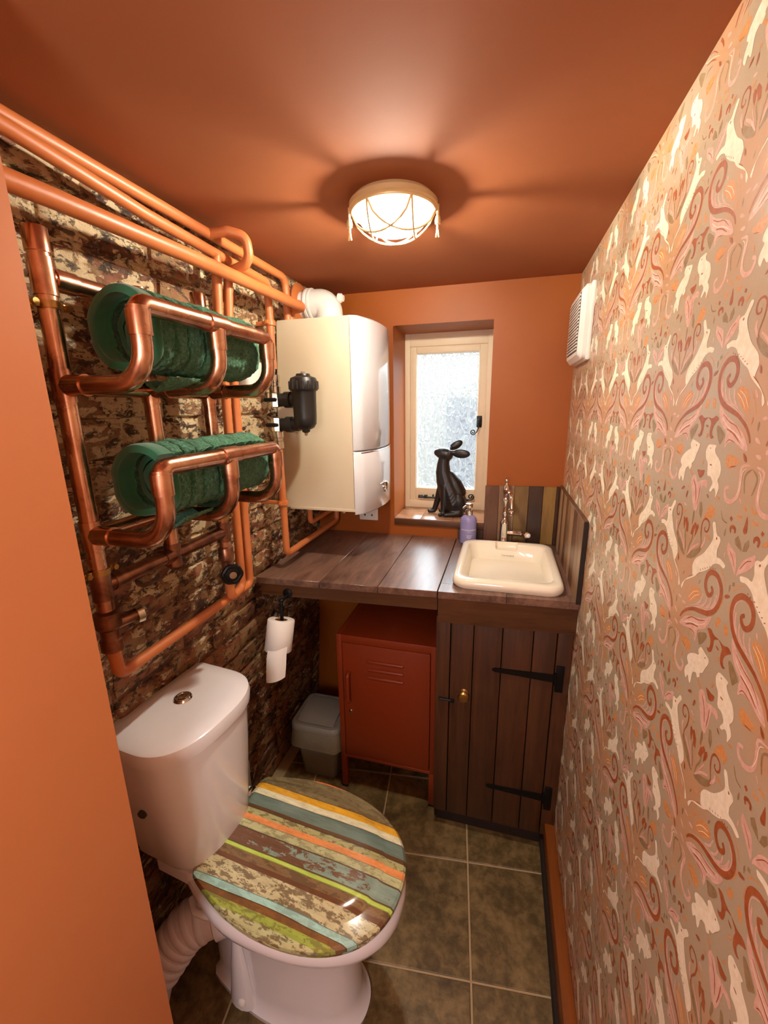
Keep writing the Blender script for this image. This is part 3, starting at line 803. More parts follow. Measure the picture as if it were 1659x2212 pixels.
pipe('orange painted pipe running highest along the ceiling edge', [([(.03, YP, 1.868), (.03, -.372, 1.868), (.03, -.372, 1.7442)], .03)], clips=[(.03, -.60, 1.868, (0, 1, 0))])
p2 = pipe('orange painted pipe second from the ceiling, dropping beside the white boiler to the worktop',
     [([(.045, YP, 1.848), (.045, -1.19, 1.846), (.045, -.95, 1.829), (.045, -.52, 1.819), (.033, -.492, 1.80), (.033, -.492, 1.585)], [0, .3, .3, .03, .03, 0]), ([(.033, -.492, 1.345), (.033, -.492, .986), (.033, -.036, .986), (.033, -.036, 1.1235)], .02)],
     clips=[(.033, -.492, 1.715, (0, 0, 1)), (.033, -.492, 1.165, (0, 0, 1))])
pipe('thick orange painted pipe bridging in front of the thin vertical pipes', [([(.076, YP, 1.758), (.076, -1.17, 1.767), (.076, -.86, 1.777), (.076, -.348, 1.784), (.022, -.335, 1.784), (.022, -.335, 1.7442)], [0, .3, .3, .03, .03, 0])], r=.0148)
pipe('thin orange vertical pipe nearer the towel rail, hooked to the valve at its foot', [([(.045, -.742, 1.822), (.038, -.745, 1.70), (.040, -.765, .984), (.055, -.835, .984), (.055, -.838, 1.04)], .02)])
pipe('thin orange pipe with the swan neck loop, running down and along under the towel rail',
     [([(.030, -.742, 1.868), (.074, -.732, 1.872), (.112, -.715, 1.862), (.112, -.704, 1.81), (.045, -.700, 1.795), (.038, -.703, 1.70), (.040, -.727, .978), (.040, -1.166, .978), (.050, -1.181, 1.062)], [0, .02, .022, .03, .02, .3, .018, .018, 0])])
pipe('short orange pipe bent under the white boiler', [([(.034, -.300, 1.1225), (.034, -.300, 1.046), (.034, -.085, 1.046), (.034, -.085, 1.1225)], .018)], r=.010)

# ------------------------------------------------------------------ copper towel rail
CR = 0.0145; YL, YM, YR = -1.182, -1.010, -.838; PX = .055; FX = .217
rail = thing('towel_radiator', 'towel rail built of bare copper pipes on the brick wall', 'towel rail', (PX, YM, 1.16))
def cu(name, pts, rad=0.0, r=CR, mat='copper', parent=rail, extra=None):
    b = B(); tube(b, fillet(pts, rad) if rad else pts, r, 16)
    if extra: extra(b)
    return obj(name, b, mat, parent)
def sleeve(c, ax, L=.034, mat='copper', r=CR + .0022, p=rail):
    b = B(); lathe(b, [(r - .002, -L / 2), (r, -L / 2), (r, L / 2), (r - .002, L / 2)], c, ax, 18); return obj('pipe_fitting', b, mat, p)
def cap(c):
    b = B(); lathe(b, [(CR + .0005, -.022), (CR + .002, -.022), (CR + .002, .010), (CR + .0012, .0115), (0, .0115)], c, (0, 0, 1), 18); obj('end_cap', b, 'copper', rail)
cu('post', [(PX, YL, 1.10), (PX, YL, 1.725)]); cap((PX, YL, 1.715))
cu('post', [(PX, YR, 1.10), (PX, YR, 1.715)], mat='copper'); cap((PX, YR, 1.705))
cu('post', [(PX, YM, 1.168), (PX, YM, 1.661)])
cu('cross_rail', [(PX, YL, 1.661), (PX, YR, 1.661)])
cu('cross_rail', [(PX, YL, 1.168), (PX, YR, 1.168)], mat='copper_dull')
for zb, zt in ((1.506, 1.614), (1.262, 1.381)):
    for y in (YL, YM, YR):
        cu('basket_hoop', [(PX, y, zb), (FX, y, zb), (FX, y, zt - .004)], .072)
        sleeve((FX, y, zt - .026), (0, 0, 1)); sleeve((PX + .03, y, zb), (1, 0, 0)); sleeve((PX, y, zb), (0, 0, 1), .05)
    cu('front_rail', [(FX, YL, zt - .03), (FX, YL, zt), (FX, YR, zt), (FX, YR, zt - .03)], .016)
    sleeve((FX, YM, zt), (0, 1, 0), .05)
    cu('cross_rail', [(PX, YL, zb - .001), (PX, YR, zb - .001)])
for y in (YL, YR, YM): sleeve((PX, y, 1.661), (0, 0, 1), .052); sleeve((PX, y, 1.168), (0, 0, 1), .05, 'copper_dull')
sleeve((PX, YL + .03, 1.661), (0, 1, 0)); sleeve((PX, YL + .035, 1.168), (0, 1, 0), .03, 'copper_dull'); sleeve((PX, YM, 1.168), (0, 1, 0), .06, 'copper_dull')
for y, z in ((YL, 1.622), (YL, 1.196), (YR, 1.205)):
    b = B(); lathe(b, [(CR, -.005), (CR + .004, -.005), (CR + .004, .005), (CR, .005)], (PX, y, z), (0, 0, 1), 18)
    box(b, xw(z) - .008, PX - CR, y - .004, y + .004, z - .004, z + .004); box(b, PX - .006, PX + .006, y - CR - .016, y + CR + .016, z - .005, z + .005, .001)
    for s in (-1, 1): lathe(b, [(.005, -.006), (.005, .008)], (PX + .004, y + s * (CR + .011), z), (1, 0, 0), 10)
    obj('wall_clip', b, 'brass', rail)
# valves at the feet
b = B(); lathe(b, [(.0115, 1.04), (.019, 1.045), (.019, 1.065), (.016, 1.068), (.016, 1.085), (.021, 1.09), (.021, 1.118), (.016, 1.122)], (PX, YL, 0), seg=6 * 4); tube(b, [(PX, YL, 1.09), (PX + .01, YL + .05, 1.09)], .012, 14)
v1 = obj('lockshield_valve', b, 'copper_dull', rail)
b = B(); lathe(b, [(.018, 0), (.019, .012), (.013, .02), (0, .021)], (PX + .01, YL + .045, 1.09), (.2, 1, 0), 10); obj('valve_cap', b, 'nickel', v1)
b = B(); lathe(b, [(.0115, 1.03), (.018, 1.035), (.018, 1.058), (.014, 1.06), (.014, 1.09), (.019, 1.095), (.019, 1.125), (.015, 1.13)], (PX, YR, 0), seg=24); tube(b, [(PX, YR, 1.068), (PX + .035, YR - .03, 1.068)], .010, 14)
v2 = obj('radiator_valve', b, 'copper_dull', rail)
d = Vector((.75, -.65, 0)).normalized(); c0 = Vector((PX + .035, YR - .03, 1.068)); a1 = d.cross(Vector((0, 0, 1))).normalized()
b = B()
for i in range(20):
    pass
tube(b, [c0 + (a1 * cos(2 * pi * k / 24) + Vector((0, 0, 1)) * sin(2 * pi * k / 24)) * (.0205 + .0016 * (k % 4 < 2)) for k in range(25)], .0058, 8)
lathe(b, [(.021, -.004), (.021, .003), (.008, .006)], c0, d, 20); obj('valve_wheel', b, 'black_iron', v2)
b = B(); lathe(b, [(.009, .004), (.009, .009), (0, .0095)], c0, d, 14); obj('wheel_cap', b, 'nickel', v2)

# ------------------------------------------------------------------ rolled towels resting in the two baskets
def towel(name, label, y0, y1, cx, cz, R, seed, zb, turns=3.1):
    t = thing(name, label, 'towel', (cx, (y0 + y1) / 2, cz - R), group='rolled green towels in the copper rail')
    N, K = 190, 150; th = .0135; r0 = R - th * turns
    A = [radians(48) + 2 * pi * turns * (1 - i / N) for i in range(N + 1)]         # outer end lies on the top, towards the room
    bxc, bzc = FX - .072, zb + .072
    def reach(a):                                    # how far the basket lets the roll bulge at this angle
        c_, s_ = cos(a), sin(a); m = R
        if c_ > .01: m = min(m, (FX - CR - .001 - cx) / c_)
        if c_ < -.01: m = min(m, (cx - PX - CR - .001) / -c_)
        if s_ < -.01: m = min(m, (cz - zb - CR - .001) / -s_)
        for q in range(60):
            x, z = cx + m * c_, cz + m * s_
            if x > bxc and z < bzc and math.hypot(x - bxc, z - bzc) > .072 - CR - .001: m -= .001
            else: break
        return m / R
    grooves = [(.105, .004), (.185, .0085), (.286, .0085), (.415, .0075)]
    RC = [reach(a) for a in A]
    def prof(i, k, off):
        a = A[i]; f = k / K; u = i / N; deg = math.degrees(a)
        ys = y0 if deg < 262 else (y0 + .020 if deg < 425 else y0 + .045)          # the layer at the front starts further in
        if 245 < deg < 262: ys = y0 + .020 * (deg - 245) / 17
        if 410 < deg < 425: ys = y0 + .020 + .025 * (deg - 410) / 15
        y = ys + (y1 - ys) * f
        fy = (y - y0) / (y1 - y0)
        r = r0 + th * turns * u + off; vis = 1 if deg < 425 else 0
        if vis:
            for gc, gd in grooves: r -= gd * math.exp(-((fy - gc) / .011) ** 2)
        r += .0035 * mnoise.noise(Vector((a * .9, y * 16, seed)))
        if vis and fy > .105: r += .0042 * mnoise.noise(Vector((cos(a) * R * 105, y * 105, sin(a) * R * 105 + seed)))
        e = (1 - fy) / .10
        if e < 1: r -= .019 * (1 - math.sqrt(max(0, 1 - (1 - e) ** 2)))
        e = f / .03
        if e < 1: r -= .003 * (1 - e) ** 2
        r *= RC[i]
        return (cx + r * cos(a), y + .004 * mnoise.noise(Vector((a, 0, seed))), cz + r * sin(a))
    rings = [[prof(i, k, 0) for i in range(N + 1)] + [prof(i, k, -th * .84) for i in range(N, -1, -1)] for k in range(K + 1)]
    b = B(); loft(b, rings, True, False, False)
    for fc in b.faces:
        y = sum(v.co.y for v in fc.verts) / 4; fr = (y - y0) / (y1 - y0)
        if fr < .10: fc.material_index = 1
    b.verts.ensure_lookup_table(); n = 2 * (N + 1)
    for base in (0, K * n):
        for i in range(N):
            b.faces.new([b.verts[base + i], b.verts[base + i + 1], b.verts[base + n - 2 - i], b.verts[base + n - 1 - i]]).material_index = 1 if base == 0 else 0
    obj('towel_roll', b, ['terry', 'terry_hem'], t, angle=80)
    b = B(); rows = []                               # a corner that droops under the roll
    for k in range(13):
        y = y0 + .05 + (y1 - y0) * .42 * k / 12
        rows.append([(cx - .012 + .010 * j, y, zb + CR - .004 - .020 * (1 - abs(j - 2) / 3) * (1 - k / 12)) for j in range(6)])
    loft(b, [list(r) + [(p[0], p[1], p[2] + .006) for p in reversed(r)] for r in rows], True, True, True)
    obj('folded_corner', b, 'terry', t, angle=80)
    return t
towel('rolled_towel', 'rolled green towel in the upper basket of the copper rail', -1.140, -.812, .136, 1.589, .070, 3, 1.506)
towel('rolled_towel', 'rolled green towel in the lower basket of the copper rail', -1.145, -.805, .136, 1.345, .070, 8, 1.262)

b = B(); box(b, xw(1.56) - .004, .022, -.612, -.528, 1.524, 1.604, .012, 3); tb = obj('wiring_box', b, 'white_plastic')
tag(tb, 'small white plastic box on the brick wall behind the upper towel', 'junction box')

# ------------------------------------------------------------------ boiler with flue
boil = thing('boiler', 'white wall hung boiler with bowed glossy front', 'boiler', (0.0, -.205, 1.122))
BZ0, BZ1, BY0, BY1, BX = 1.1235, 1.743, -.391, -.016, .250
def bow(y, x0=.250, s=.040): 
    t = (y - BY0) / (BY1 - BY0) * 2 - 1; return x0 + s * (1 - abs(t) ** 2.2) + .018 * (1 - max(0, abs(t) - .93) / .07)
b = B(); loft(b, [[(xw(z) + .005, BY0, z), (BX, BY0, z), (BX, BY1, z), (xw(z) + .005, BY1, z)] for z in (BZ0, BZ1)])
bmesh.ops.bevel(b, geom=list(b.edges), offset=.004, segments=2, affect='EDGES'); obj('casing', b, 'boiler_white', boil)
def front(z0, z1, name):
    ys = [BY0 + (BY1 - BY0) * i / 30 for i in range(31)]; rings = []
    for z, ins in ((z0, .004), (z0 + .004, 0), ((z0 + z1) / 2, 0), (z1 - .006, 0), (z1, .006)):
        rings.append([(BX - .002, BY0 + ins * .3, z)] + [(bow(y) - ins, y, z) for y in ys] + [(BX - .002, BY1, z)])
    b = B(); loft(b, rings); return obj(name, b, 'boiler_front', boil, angle=50)
front(1.3275, 1.743, 'front_panel'); lowp = front(1.110, 1.3235, 'control_flap')
b = B(); ys = [BY0 + .012 + (BY1 - BY0 - .024) * i / 24 for i in range(25)]
tube(b, [(bow(y) - .001, y, 1.319 + .006 * ((y - BY0) / .37)) for y in ys], .0022, 6); obj('flap_trim', b, 'nickel', lowp)
yd = -.225; b = B(); lathe(b, [(.021, -.004), (.021, .004), (.018, .007), (.010, .004), (0, .004)], (bow(yd), yd, 1.182), (1, 0, .02), 24); obj('control_dial', b, 'chrome', lowp)
b = B(); tube(b, [(bow(y) + .001, y, 1.200) for y in (-.275, -.25, -.225, -.20)], .002, 6); obj('dial_bracket', b, 'nickel', lowp)
b = B(); box(b, .004, BX, BY0 - .002, BY0 + .004, BZ0 - .004, BZ0 + .006, .001); obj('bottom_lip', b, 'boiler_white', boil)
b = B(); tube(b, [(.20, BY0 + .012, 1.124), (.20, BY0 + .012, 1.112)], .008, 10); obj('foot_screw', b, 'nickel', boil)
b = B(); lathe(b, [(.062, 1.7425), (.062, 1.752), (.050, 1.756)], (.112, -.215, 0), seg=28); fl = obj('flue_seal', b, 'black_plastic', boil)
b = B(); tube(b, fillet([(.112, -.215, 1.752), (.112, -.215, 1.822), (.028, -.215, 1.822)], .052, 10), .047, 28)
lathe(b, [(.0475, -.012), (.0525, -.010), (.0525, -.003), (.0495, 0), (.0525, .003), (.0525, .010), (.0475, .012)], (.044, -.215, 1.822), (1, 0, 0), 28)
fe = obj('flue_elbow', b, 'white_plastic', boil)
b = B(); lathe(b, [(.015, 0), (.015, .012), (.010, .015), (.010, .02), (0, .021)], (.147, -.215, 1.836), (1, 0, -.15), 14); obj('sampling_cap', b, 'white_plastic', fe)
b = B(); tube(b, [(-.02, -.215, 1.822), (.032, -.215, 1.822)], .044, 28); obj('flue_pipe', b, 'white_plastic', boil)
b = B(); lathe(b, [(.046, -.012), (.068, -.010), (.072, .004), (.066, .010), (.046, .012)], (0.0, -.215, 1.822), (1, 0, 0), 32); obj('wall_collar', b, 'pipe_paint', boil)

# magnetic filter teed off the pipe beside the boiler
mf = thing('magnetic_filter', 'black filter canister plumbed into the orange pipe beside the boiler', 'filter', (.128, -.490, 1.39))
c = (.130, -.490, 0)
b = B(); lathe(b, [(.006, 1.392), (.012, 1.396), (.013, 1.402), (.026, 1.408), (.0335, 1.420), (.035, 1.44), (.0365, 1.515), (.039, 1.522)], c, seg=32); obj('canister', b, 'black_plastic', mf)
b = B(); prof = [(.0405, 1.518), (.0435, 1.522), (.0425, 1.545), (.038, 1.556), (.022, 1.562), (.020, 1.568), (0, 1.569)]
lathe(b, prof, c, seg=32)
for k in range(16):
    a = 2 * pi * k / 16; p = (c[0] + .0425 * cos(a), c[1] + .0425 * sin(a))
    tube(b, [(p[0], p[1], 1.523), (p[0], p[1], 1.546)], .0028, 6)
cp = obj('screw_cap', b, 'black_plastic', mf)
b = B(); lathe(b, [(.007, 1.568), (.007, 1.574), (0, 1.575)], c, seg=14); obj('bleed_screw', b, 'chrome', cp)
b = B(); lathe(b, [(.004, 1.384), (.006, 1.387), (.006, 1.394)], c, seg=12); obj('drain_screw', b, 'chrome', mf)
for z in (1.493, 1.418):
    b = B(); tube(b, [(.050, -.490, z), (.110, -.490, z)], [.020, .020], 20); lathe(b, [(.0205, -.010), (.0245, -.008), (.0245, .012), (.0205, .014)], (.074, -.490, z), (1, 0, 0), 22); pt = obj('port', b, 'black_plastic', mf)
    b = B(); lathe(b, [(.017, -.022), (.019, -.02), (.019, .02), (.017, .022)], (.033, -.492, z), (0, 0, 1), 8)
    s = 1 if z > 1.45 else -1
    lathe(b, [(PR + .001, .020), (PR + .006, .022), (PR + .006, .040), (PR + .003, .042), (PR + .003, .050), (PR + .005, .052), (PR + .005, .074), (PR + .001, .075)], (.033, -.492, z), (0, 0, s), 6 * 3)
    iv = obj('isolating_valve', b, 'nickel', mf)
    b = B(); tube(b, [(.033, -.508, z), (.033, -.526, z)], .006, 10); box(b, .014, .052, -.534, -.524, z - .006, z + .006, .004); obj('valve_lever', b, 'black_iron', iv)

# ------------------------------------------------------------------ twin socket under the boiler, extractor on the papered wall
sk_ = thing('wall_socket', 'white wall socket on the back wall under the boiler', 'socket', (.172, 0, 1.0))
b = B(); box(b, .130, .2145, -.010, 0, .987, 1.071, .003); obj('face_plate', b, 'white_plastic', sk_)
b = B(); box(b, .160, .172, -.014, -.009, 1.045, 1.062, .002); obj('rocker_switch', b, 'white_plastic', sk_)
b = B()
for x, z in ((.172, 1.028), (.156, 1.010), (.188, 1.010)): box(b, x - .0035, x + .0035, -.0105, -.0096, z - .004, z + .004)
obj('pin_hole', b, 'grey_plastic', sk_)

fan = thing('extractor_fan', 'white slatted extractor fan on the patterned wallpaper', 'fan', (W, -.165, 1.60))
FY0, FY1, FZ0, FZ1, FT = -.300, -.050, 1.597, 1.800, .034
b = B(); box(b, W - .012, W, FY0 - .004, FY1 + .004, FZ0 - .004, FZ1 + .004, .004); loft(b, [rrect(0, 0, .125, .1015, .02, 0)] * 0) if False else None
obj('back_plate', b, 'white_plastic', fan)
rg = lambda hx, hy, r, x: [(x, (FY0 + FY1) / 2 + p[0], (FZ0 + FZ1) / 2 + p[1]) for p in rrect(0, 0, hx, hy, r, 0)]
b = B(); loft(b, [rg(.125, .1015, .016, W - .010), rg(.125, .1015, .016, W - FT + .012), rg(.112, .0885, .014, W - FT)]); obj('cover', b, 'white_plastic', fan, angle=30)
for k in range(17):
    z = FZ0 + .028 + k * .0092
    b = B(); box(b, W - FT - .0035, W - FT + .001, FY0 + .026, FY1 - .026, z, z + .0048, .001, 1); obj('slat', b, 'white_plastic', fan)
b = B(); box(b, W - FT - .0006, W - FT + .0005, FY0 + .024, FY1 - .024, FZ0 + .024, FZ1 - .018); obj('slot_backing', b, 'grey_plastic', fan)

# ------------------------------------------------------------------ worktops
def yfront(x): return -.574 + .050 * x / W
wt = thing('worktop', 'dark stained wooden worktop of wide boards beneath the boiler and window', 'worktop', (.28, -.28, WT))
bx = [-.040, .180, .372, .556]
for x0, x1 in zip(bx, bx[1:]):
    b = B(); g = .0008
    loft(b, [[(x0 + g, yfront(x0), z), (x1 - g, yfront(x1), z), (x1 - g, -.002, z), (x0 + g, -.002, z)] for z in (WT - .022, WT)])
    bmesh.ops.bevel(b, geom=[e for e in b.edges], offset=.0012, segments=1, affect='EDGES'); obj('board', b, 'worktop_wood', wt)
b = B(); loft(b, [[(-.028, yfront(0) + .004, z), (.556, yfront(.556) + .004, z), (.556, yfront(.556) + .024, z), (-.028, yfront(0) + .024, z)] for z in (.866, WT - .022)]); obj('fascia', b, 'fascia_wood', wt)
SX0, SX1, SY0, SY1 = .592, .918, -.512, -.092
ws = thing('worktop', 'dark stained wooden worktop cut out around the cream basin', 'worktop', (.755, -.28, WT))
b = B(); x0, x1 = .5585, W - .001
def slab(b, xa, xb, ya0, ya1, yb): loft(b, [[(xa, ya0, z), (xb, ya1, z), (xb, yb, z), (xa, yb, z)] for z in (WT - .022, WT)])
slab(b, x0, .755, yfront(x0), yfront(.755), SY0 + .03); obj('board', b, 'worktop_wood', ws)
b = B(); slab(b, .7562, x1, yfront(.7562), yfront(x1), SY0 + .03); obj('board', b, 'worktop_wood', ws)
b = B(); slab(b, x0, SX0 + .03, SY0 + .0312, SY0 + .0312, SY1 - .03); obj('board', b, 'worktop_wood', ws)
b = B(); slab(b, SX1 - .03, x1, SY0 + .0312, SY0 + .0312, SY1 - .03); obj('board', b, 'worktop_wood', ws)
b = B(); slab(b, x0, x1, SY1 - .0288, SY1 - .0288, -.012); obj('board', b, 'worktop_wood', ws)
b = B(); loft(b, [[(x0, yfront(x0) + .004, z), (x1, yfront(x1) + .004, z), (x1, yfront(x1) + .026, z), (x0, yfront(x0) + .026, z)] for z in (.826, WT - .022)]); obj('fascia', b, 'fascia_wood', ws)

# ------------------------------------------------------------------ plank door cupboard under the basin
cab = thing('basin_cupboard', 'dark wooden plank door cupboard below the basin', 'cupboard', (.75, -.48, .0))
CY = -.500
b = B(); box(b, .5485, .5935, CY, CY + .024, .064, .8255, .002); obj('stile', b, 'dark_wood', cab)
b = B(); box(b, .9095, W - .001, CY, CY + .024, .064, .8255, .002); obj('stile', b, 'dark_wood', cab)
b = B(); box(b, .5585, W - .002, CY + .024, -.03, .0, .822); box(b, .5485, .556, CY + .03, -.03, .0, .822); obj('carcass', b, 'dark_gap', cab, sm=False)
door = bpy.data.objects.new('door', None); C.objects.link(door); door.parent = cab; XF[door.name] = wm(cab)
px = [.5955, .6665, .7525, .8415, .9075]
for k, (a, c_) in enumerate(zip(px, px[1:])):
    b = B(); box(b, a + .001, c_ - .001, CY - .002 + .0006 * (k % 2), CY + .020, .066, .822, .0028, 2); obj('plank', b, 'dark_wood', door)
for z in (.665, .219):
    b = B(); rows = []
    for x, hh in ((.727, .003), (.735, .007), (.80, .009), (.912, .0135)): rows.append((x, hh))
    loft(b, [[(x, CY - .0055, z - .012 * (x - .82) * .5 - hh), (x, CY - .0025, z - .012 * (x - .82) * .5 - hh), (x, CY - .0025, z - .012 * (x - .82) * .5 + hh), (x, CY - .0055, z - .012 * (x - .82) * .5 + hh)] for x, hh in rows])
    box(b, .912, .935, CY - .006, CY - .0005, z - .045, z + .043, .001); tube(b, [(.911, CY - .007, z - .02), (.911, CY - .007, z + .02)], .004, 8)
    obj('strap_hinge', b, 'black_iron', door)
b = B(); lathe(b, [(.012, 0), (.013, .003), (.006, .006), (.006, .014), (.015, .020), (.018, .028), (.014, .034), (0, .037)], (.643, CY - .002, .566), (0, -1, 0), 24); obj('knob', b, 'brass', door)
b = B(); box(b, .561, .590, CY - .005, CY, .523, .533, .001); tube(b, [(.563, CY - .006, .528), (.610, CY - .006, .528)], .0032, 8); box(b, .600, .612, CY - .009, CY - .001, .522, .534, .001); obj('latch', b, 'black_iron', cab)

# ------------------------------------------------------------------ plank effect splashbacks
sb = thing('splashback', 'splashback of upright wood effect strips on the back wall behind the tap', 'splashback', (.80, 0, WT))
ex = [.560, .598, .639, .664, .718, .777, .830, .883, .930, .9395]
tp = [.972, .972, .973, 1.158, 1.160, 1.160, 1.161, 1.161, 1.162]
mt = [3, 2, 3, 0, 1, 2, 3, 4, 3]
for k in range(9):
    b = B(); box(b, ex[k] + .0004, ex[k + 1] - .0004, -.011, -.0005, WT + .0005, tp[k], .001, 1); obj('strip_tile', b, PLK[mt[k]], sb)
s2 = thing('splashback', 'splashback of upright wood effect strips on the papered wall beside the basin', 'splashback', (W, -.27, WT))
yy = -.012; k = 0; mt2 = [3, 5, 0, 5, 0, 1, 5, 0, 1, 1]; wd = [.030, .062, .040, .062, .050, .065, .045, .068, .05, .065]
while yy > -.520 and k < 10:
    y1 = max(yy - wd[k], -.535); b = B(); box(b, W - .012, W - .0009, y1 + .0004, yy - .0004, WT + .0005, 1.165, .001, 1); obj('strip_tile', b, PLK[mt2[k]], s2); yy = y1; k += 1
b = B(); box(b, W - .0128, W - .0009, yy - .006, yy, WT + .0005, 1.166, .001, 1); obj('edge_trim', b, 'dark_gap', s2)
b = B(); box(b, W - .0128, W - .0009, yy, -.012, 1.1651, 1.168, .001, 1); obj('edge_trim', b, 'fascia_wood', s2)

# ------------------------------------------------------------------ inset basin
sink = thing('basin', 'cream fireclay inset basin with a soap notch', 'basin', (.755, -.30, WT))
cx, cy, hx, hy = (SX0 + SX1) / 2, (SY0 + SY1) / 2, (SX1 - SX0) / 2, (SY1 - SY0) / 2
RT = WT + .031
icx, icy, ihx, ihy = cx, cy + .002, hx - .028, hy - .036
rings = [rrect(cx, cy, hx - .020, hy - .020, .03, WT - .03), rrect(cx, cy, hx - .006, hy - .006, .042, WT + .0012), rrect(cx, cy, hx - .001, hy - .001, .045, WT + .007),
         rrect(cx, cy, hx, hy, .046, WT + .016), rrect(cx, cy, hx - .003, hy - .003, .044, RT - .004), rrect(cx, cy, hx - .010, hy - .010, .040, RT),
         rrect(icx, icy, ihx + .004, ihy + .004, .040, RT - .001), rrect(icx, icy, ihx - .002, ihy - .002, .036, RT - .006), rrect(icx, icy, ihx - .010, ihy - .012, .036, WT - .02),
         rrect(icx, icy, ihx - .018, ihy - .022, .04, WT - .085), rrect(icx, icy, ihx - .026, ihy - .034, .045, WT - .112), rrect(icx, icy, ihx - .05, ihy - .07, .05, WT - .122)]
b = B(); loft(b, rings); bowl = obj('bowl', b, 'cream_ceramic', sink)
b = B(); box(b, .716, .796, icy + ihy - .03, icy + ihy + .026, RT - .026, RT + .03, .009, 4)
cut = obj('cut_tool', b, 'cream_ceramic')
md = bowl.modifiers.new('notch', 'BOOLEAN'); md.operation = 'DIFFERENCE'; md.solver = 'EXACT'
cut.location = -sink.location; bpy.context.view_layer.update()
cut.location = (0, 0, 0); bpy.context.view_layer.update()
md.object = cut; apply_mods(bowl); cm = cut.data; bpy.data.objects.remove(cut); bpy.data.meshes.remove(cm)
md = bowl.modifiers.new('round', 'BEVEL'); md.width = .003; md.segments = 2; md.limit_method = 'ANGLE'; md.angle_limit = radians(50); apply_mods(bowl); smooth(bowl.data, 60)
b = B(); lathe(b, [(.022, 0), (.022, .003), (.016, .0035), (.013, .001), (0, .001)], (.752, -.34, WT - .1225), seg=24); obj('waste', b, 'chrome', sink)
yb = icy + ihy - .0135
Mt = Matrix.Translation((.762, yb - .0042, WT - .012)) @ Matrix.Rotation(radians(81), 4, 'X')
text_mesh('makers_stamp', 'TWYFORDS', .0085, 'grey_print', Mt, sink)

# ------------------------------------------------------------------ mixer tap
tap = thing('basin_tap', 'chrome traditional mixer tap with side lever behind the basin', 'tap', (.745, -.048, WT))
tx, ty = .745, -.048
b = B(); lathe(b, [(.026, WT), (.026, WT + .004), (.020, WT + .010), (.0175, WT + .014), (.0165, WT + .085), (.018, WT + .088), (.018, WT + .094), (.010, WT + .104), (.0085, WT + .125),
                   (.0105, WT + .130), (.0085, WT + .135), (.0095, WT + .165), (.011, WT + .178), (.013, WT + .182), (.011, WT + .186), (.0105, WT + .205), (.013, WT + .220), (.011, WT + .236),
                   (.005, WT + .243), (.004, WT + .252), (.0075, WT + .260), (.004, WT + .268), (0, WT + .270)], (tx, ty, 0), seg=26)
obj('tap_body', b, 'chrome', tap)
d = Vector((.24, -.97, 0))
P = lambda s, z: (tx + d.x * s, ty + d.y * s, WT + z)
b = B(); tube(b, fillet([P(0, .208), P(.03, .222), P(.075, .218), P(.088, .165)], [0, .03, .03, 0], 8), .0085, 16)
lathe(b, [(.009, 0), (.0135, .003), (.0135, .008), (.010, .012), (.012, .018), (.011, .026), (.008, .028)], P(.0865, .170), (.003, -.02, -1), 18); obj('spout', b, 'chrome', tap)
b = B(); lathe(b, [(.011, .012), (.0115, .02), (.0105, .06), (.012, .062), (.012, .066), (.007, .07)], (tx, ty, WT + .052), (1, -.1, 0), 20); lv = obj('lever_arm', b, 'chrome', tap)
b = B(); tube(b, [(tx + .066, ty - .006, WT + .052), (tx + .083, ty - .03, WT + .055)], .004, 10); lathe(b, [(.010, 0), (.0135, .004), (.0135, .012), (.009, .016)], (tx + .081, ty - .026, WT + .0545), (.45, -.85, .1), 20); obj('lever_collar', b, 'nickel', lv)
b = B(); lathe(b, [(.0085, .0145), (.0085, .019), (.004, .022), (0, .0222)], (tx + .081, ty - .026, WT + .0545), (.45, -.85, .1), 18); obj('lever_end', b, 'white_ceramic', lv)

# ------------------------------------------------------------------ hand wash bottle
sx, sy = .606, -.050
sp = thing('soap_bottle', 'lilac hand wash bottle with a silver pump beside the basin', 'soap bottle', (sx, sy, WT))
b = B(); lathe(b, [(.028, WT + .0003), (.0325, WT + .004), (.0325, WT + .094), (.030, WT + .104), (.022, WT + .113), (.0135, WT + .117), (.013, WT + .121)], (sx, sy, 0), seg=32); obj('bottle', b, 'soap', sp)
b = B(); lathe(b, [(.015, WT + .116), (.0155, WT + .118), (.0150, WT + .137), (.012, WT + .139)], (sx, sy, 0), seg=24); obj('pump_collar', b, 'chrome', sp)
b = B(); lathe(b, [(.006, WT + .136), (.006, WT + .144), (.014, WT + .147), (.0155, WT + .152), (.0145, WT + .163), (0, WT + .165)], (sx, sy, 0), seg=24)
tube(b, [(sx, sy, WT + .155), (sx - .014, sy - .020, WT + .153), (sx - .02, sy - .03, WT + .148)], .005, 10); obj('pump_head', b, 'chrome', sp)
def wrap_text(name, body, size, z, par):
    o = text_mesh(name, body, size, 'label_white', Matrix.Identity(4), None, 0.0)
    for v in o.data.vertices:
        a = radians(-78) + v.co.x / .0328; v.co = (sx + .0328 * cos(a), sy + .0328 * sin(a), z + v.co.y)
    o.parent = par; o.data.transform(wm(par).inverted()); return o
wrap_text('label_text', 'BAYLIS & HARDING', .0078, WT + .060, sp)
wrap_text('label_text', 'ENGLAND', .003, WT + .053, sp)
for z, wd_ in ((.038, .024), (.034, .018), (.030, .021), (.026, .012)):
    b = B(); n = 10; rows = []
    for k in range(n + 1):
        a = radians(-78) + (k / n - .5) * wd_ / .0328; rows.append([(sx + .0328 * cos(a), sy + .0328 * sin(a), WT + z - .0006), (sx + .0328 * cos(a), sy + .0328 * sin(a), WT + z + .0006)])
    loft(b, rows, False, False, False); obj('small_print', b, 'label_white', sp)

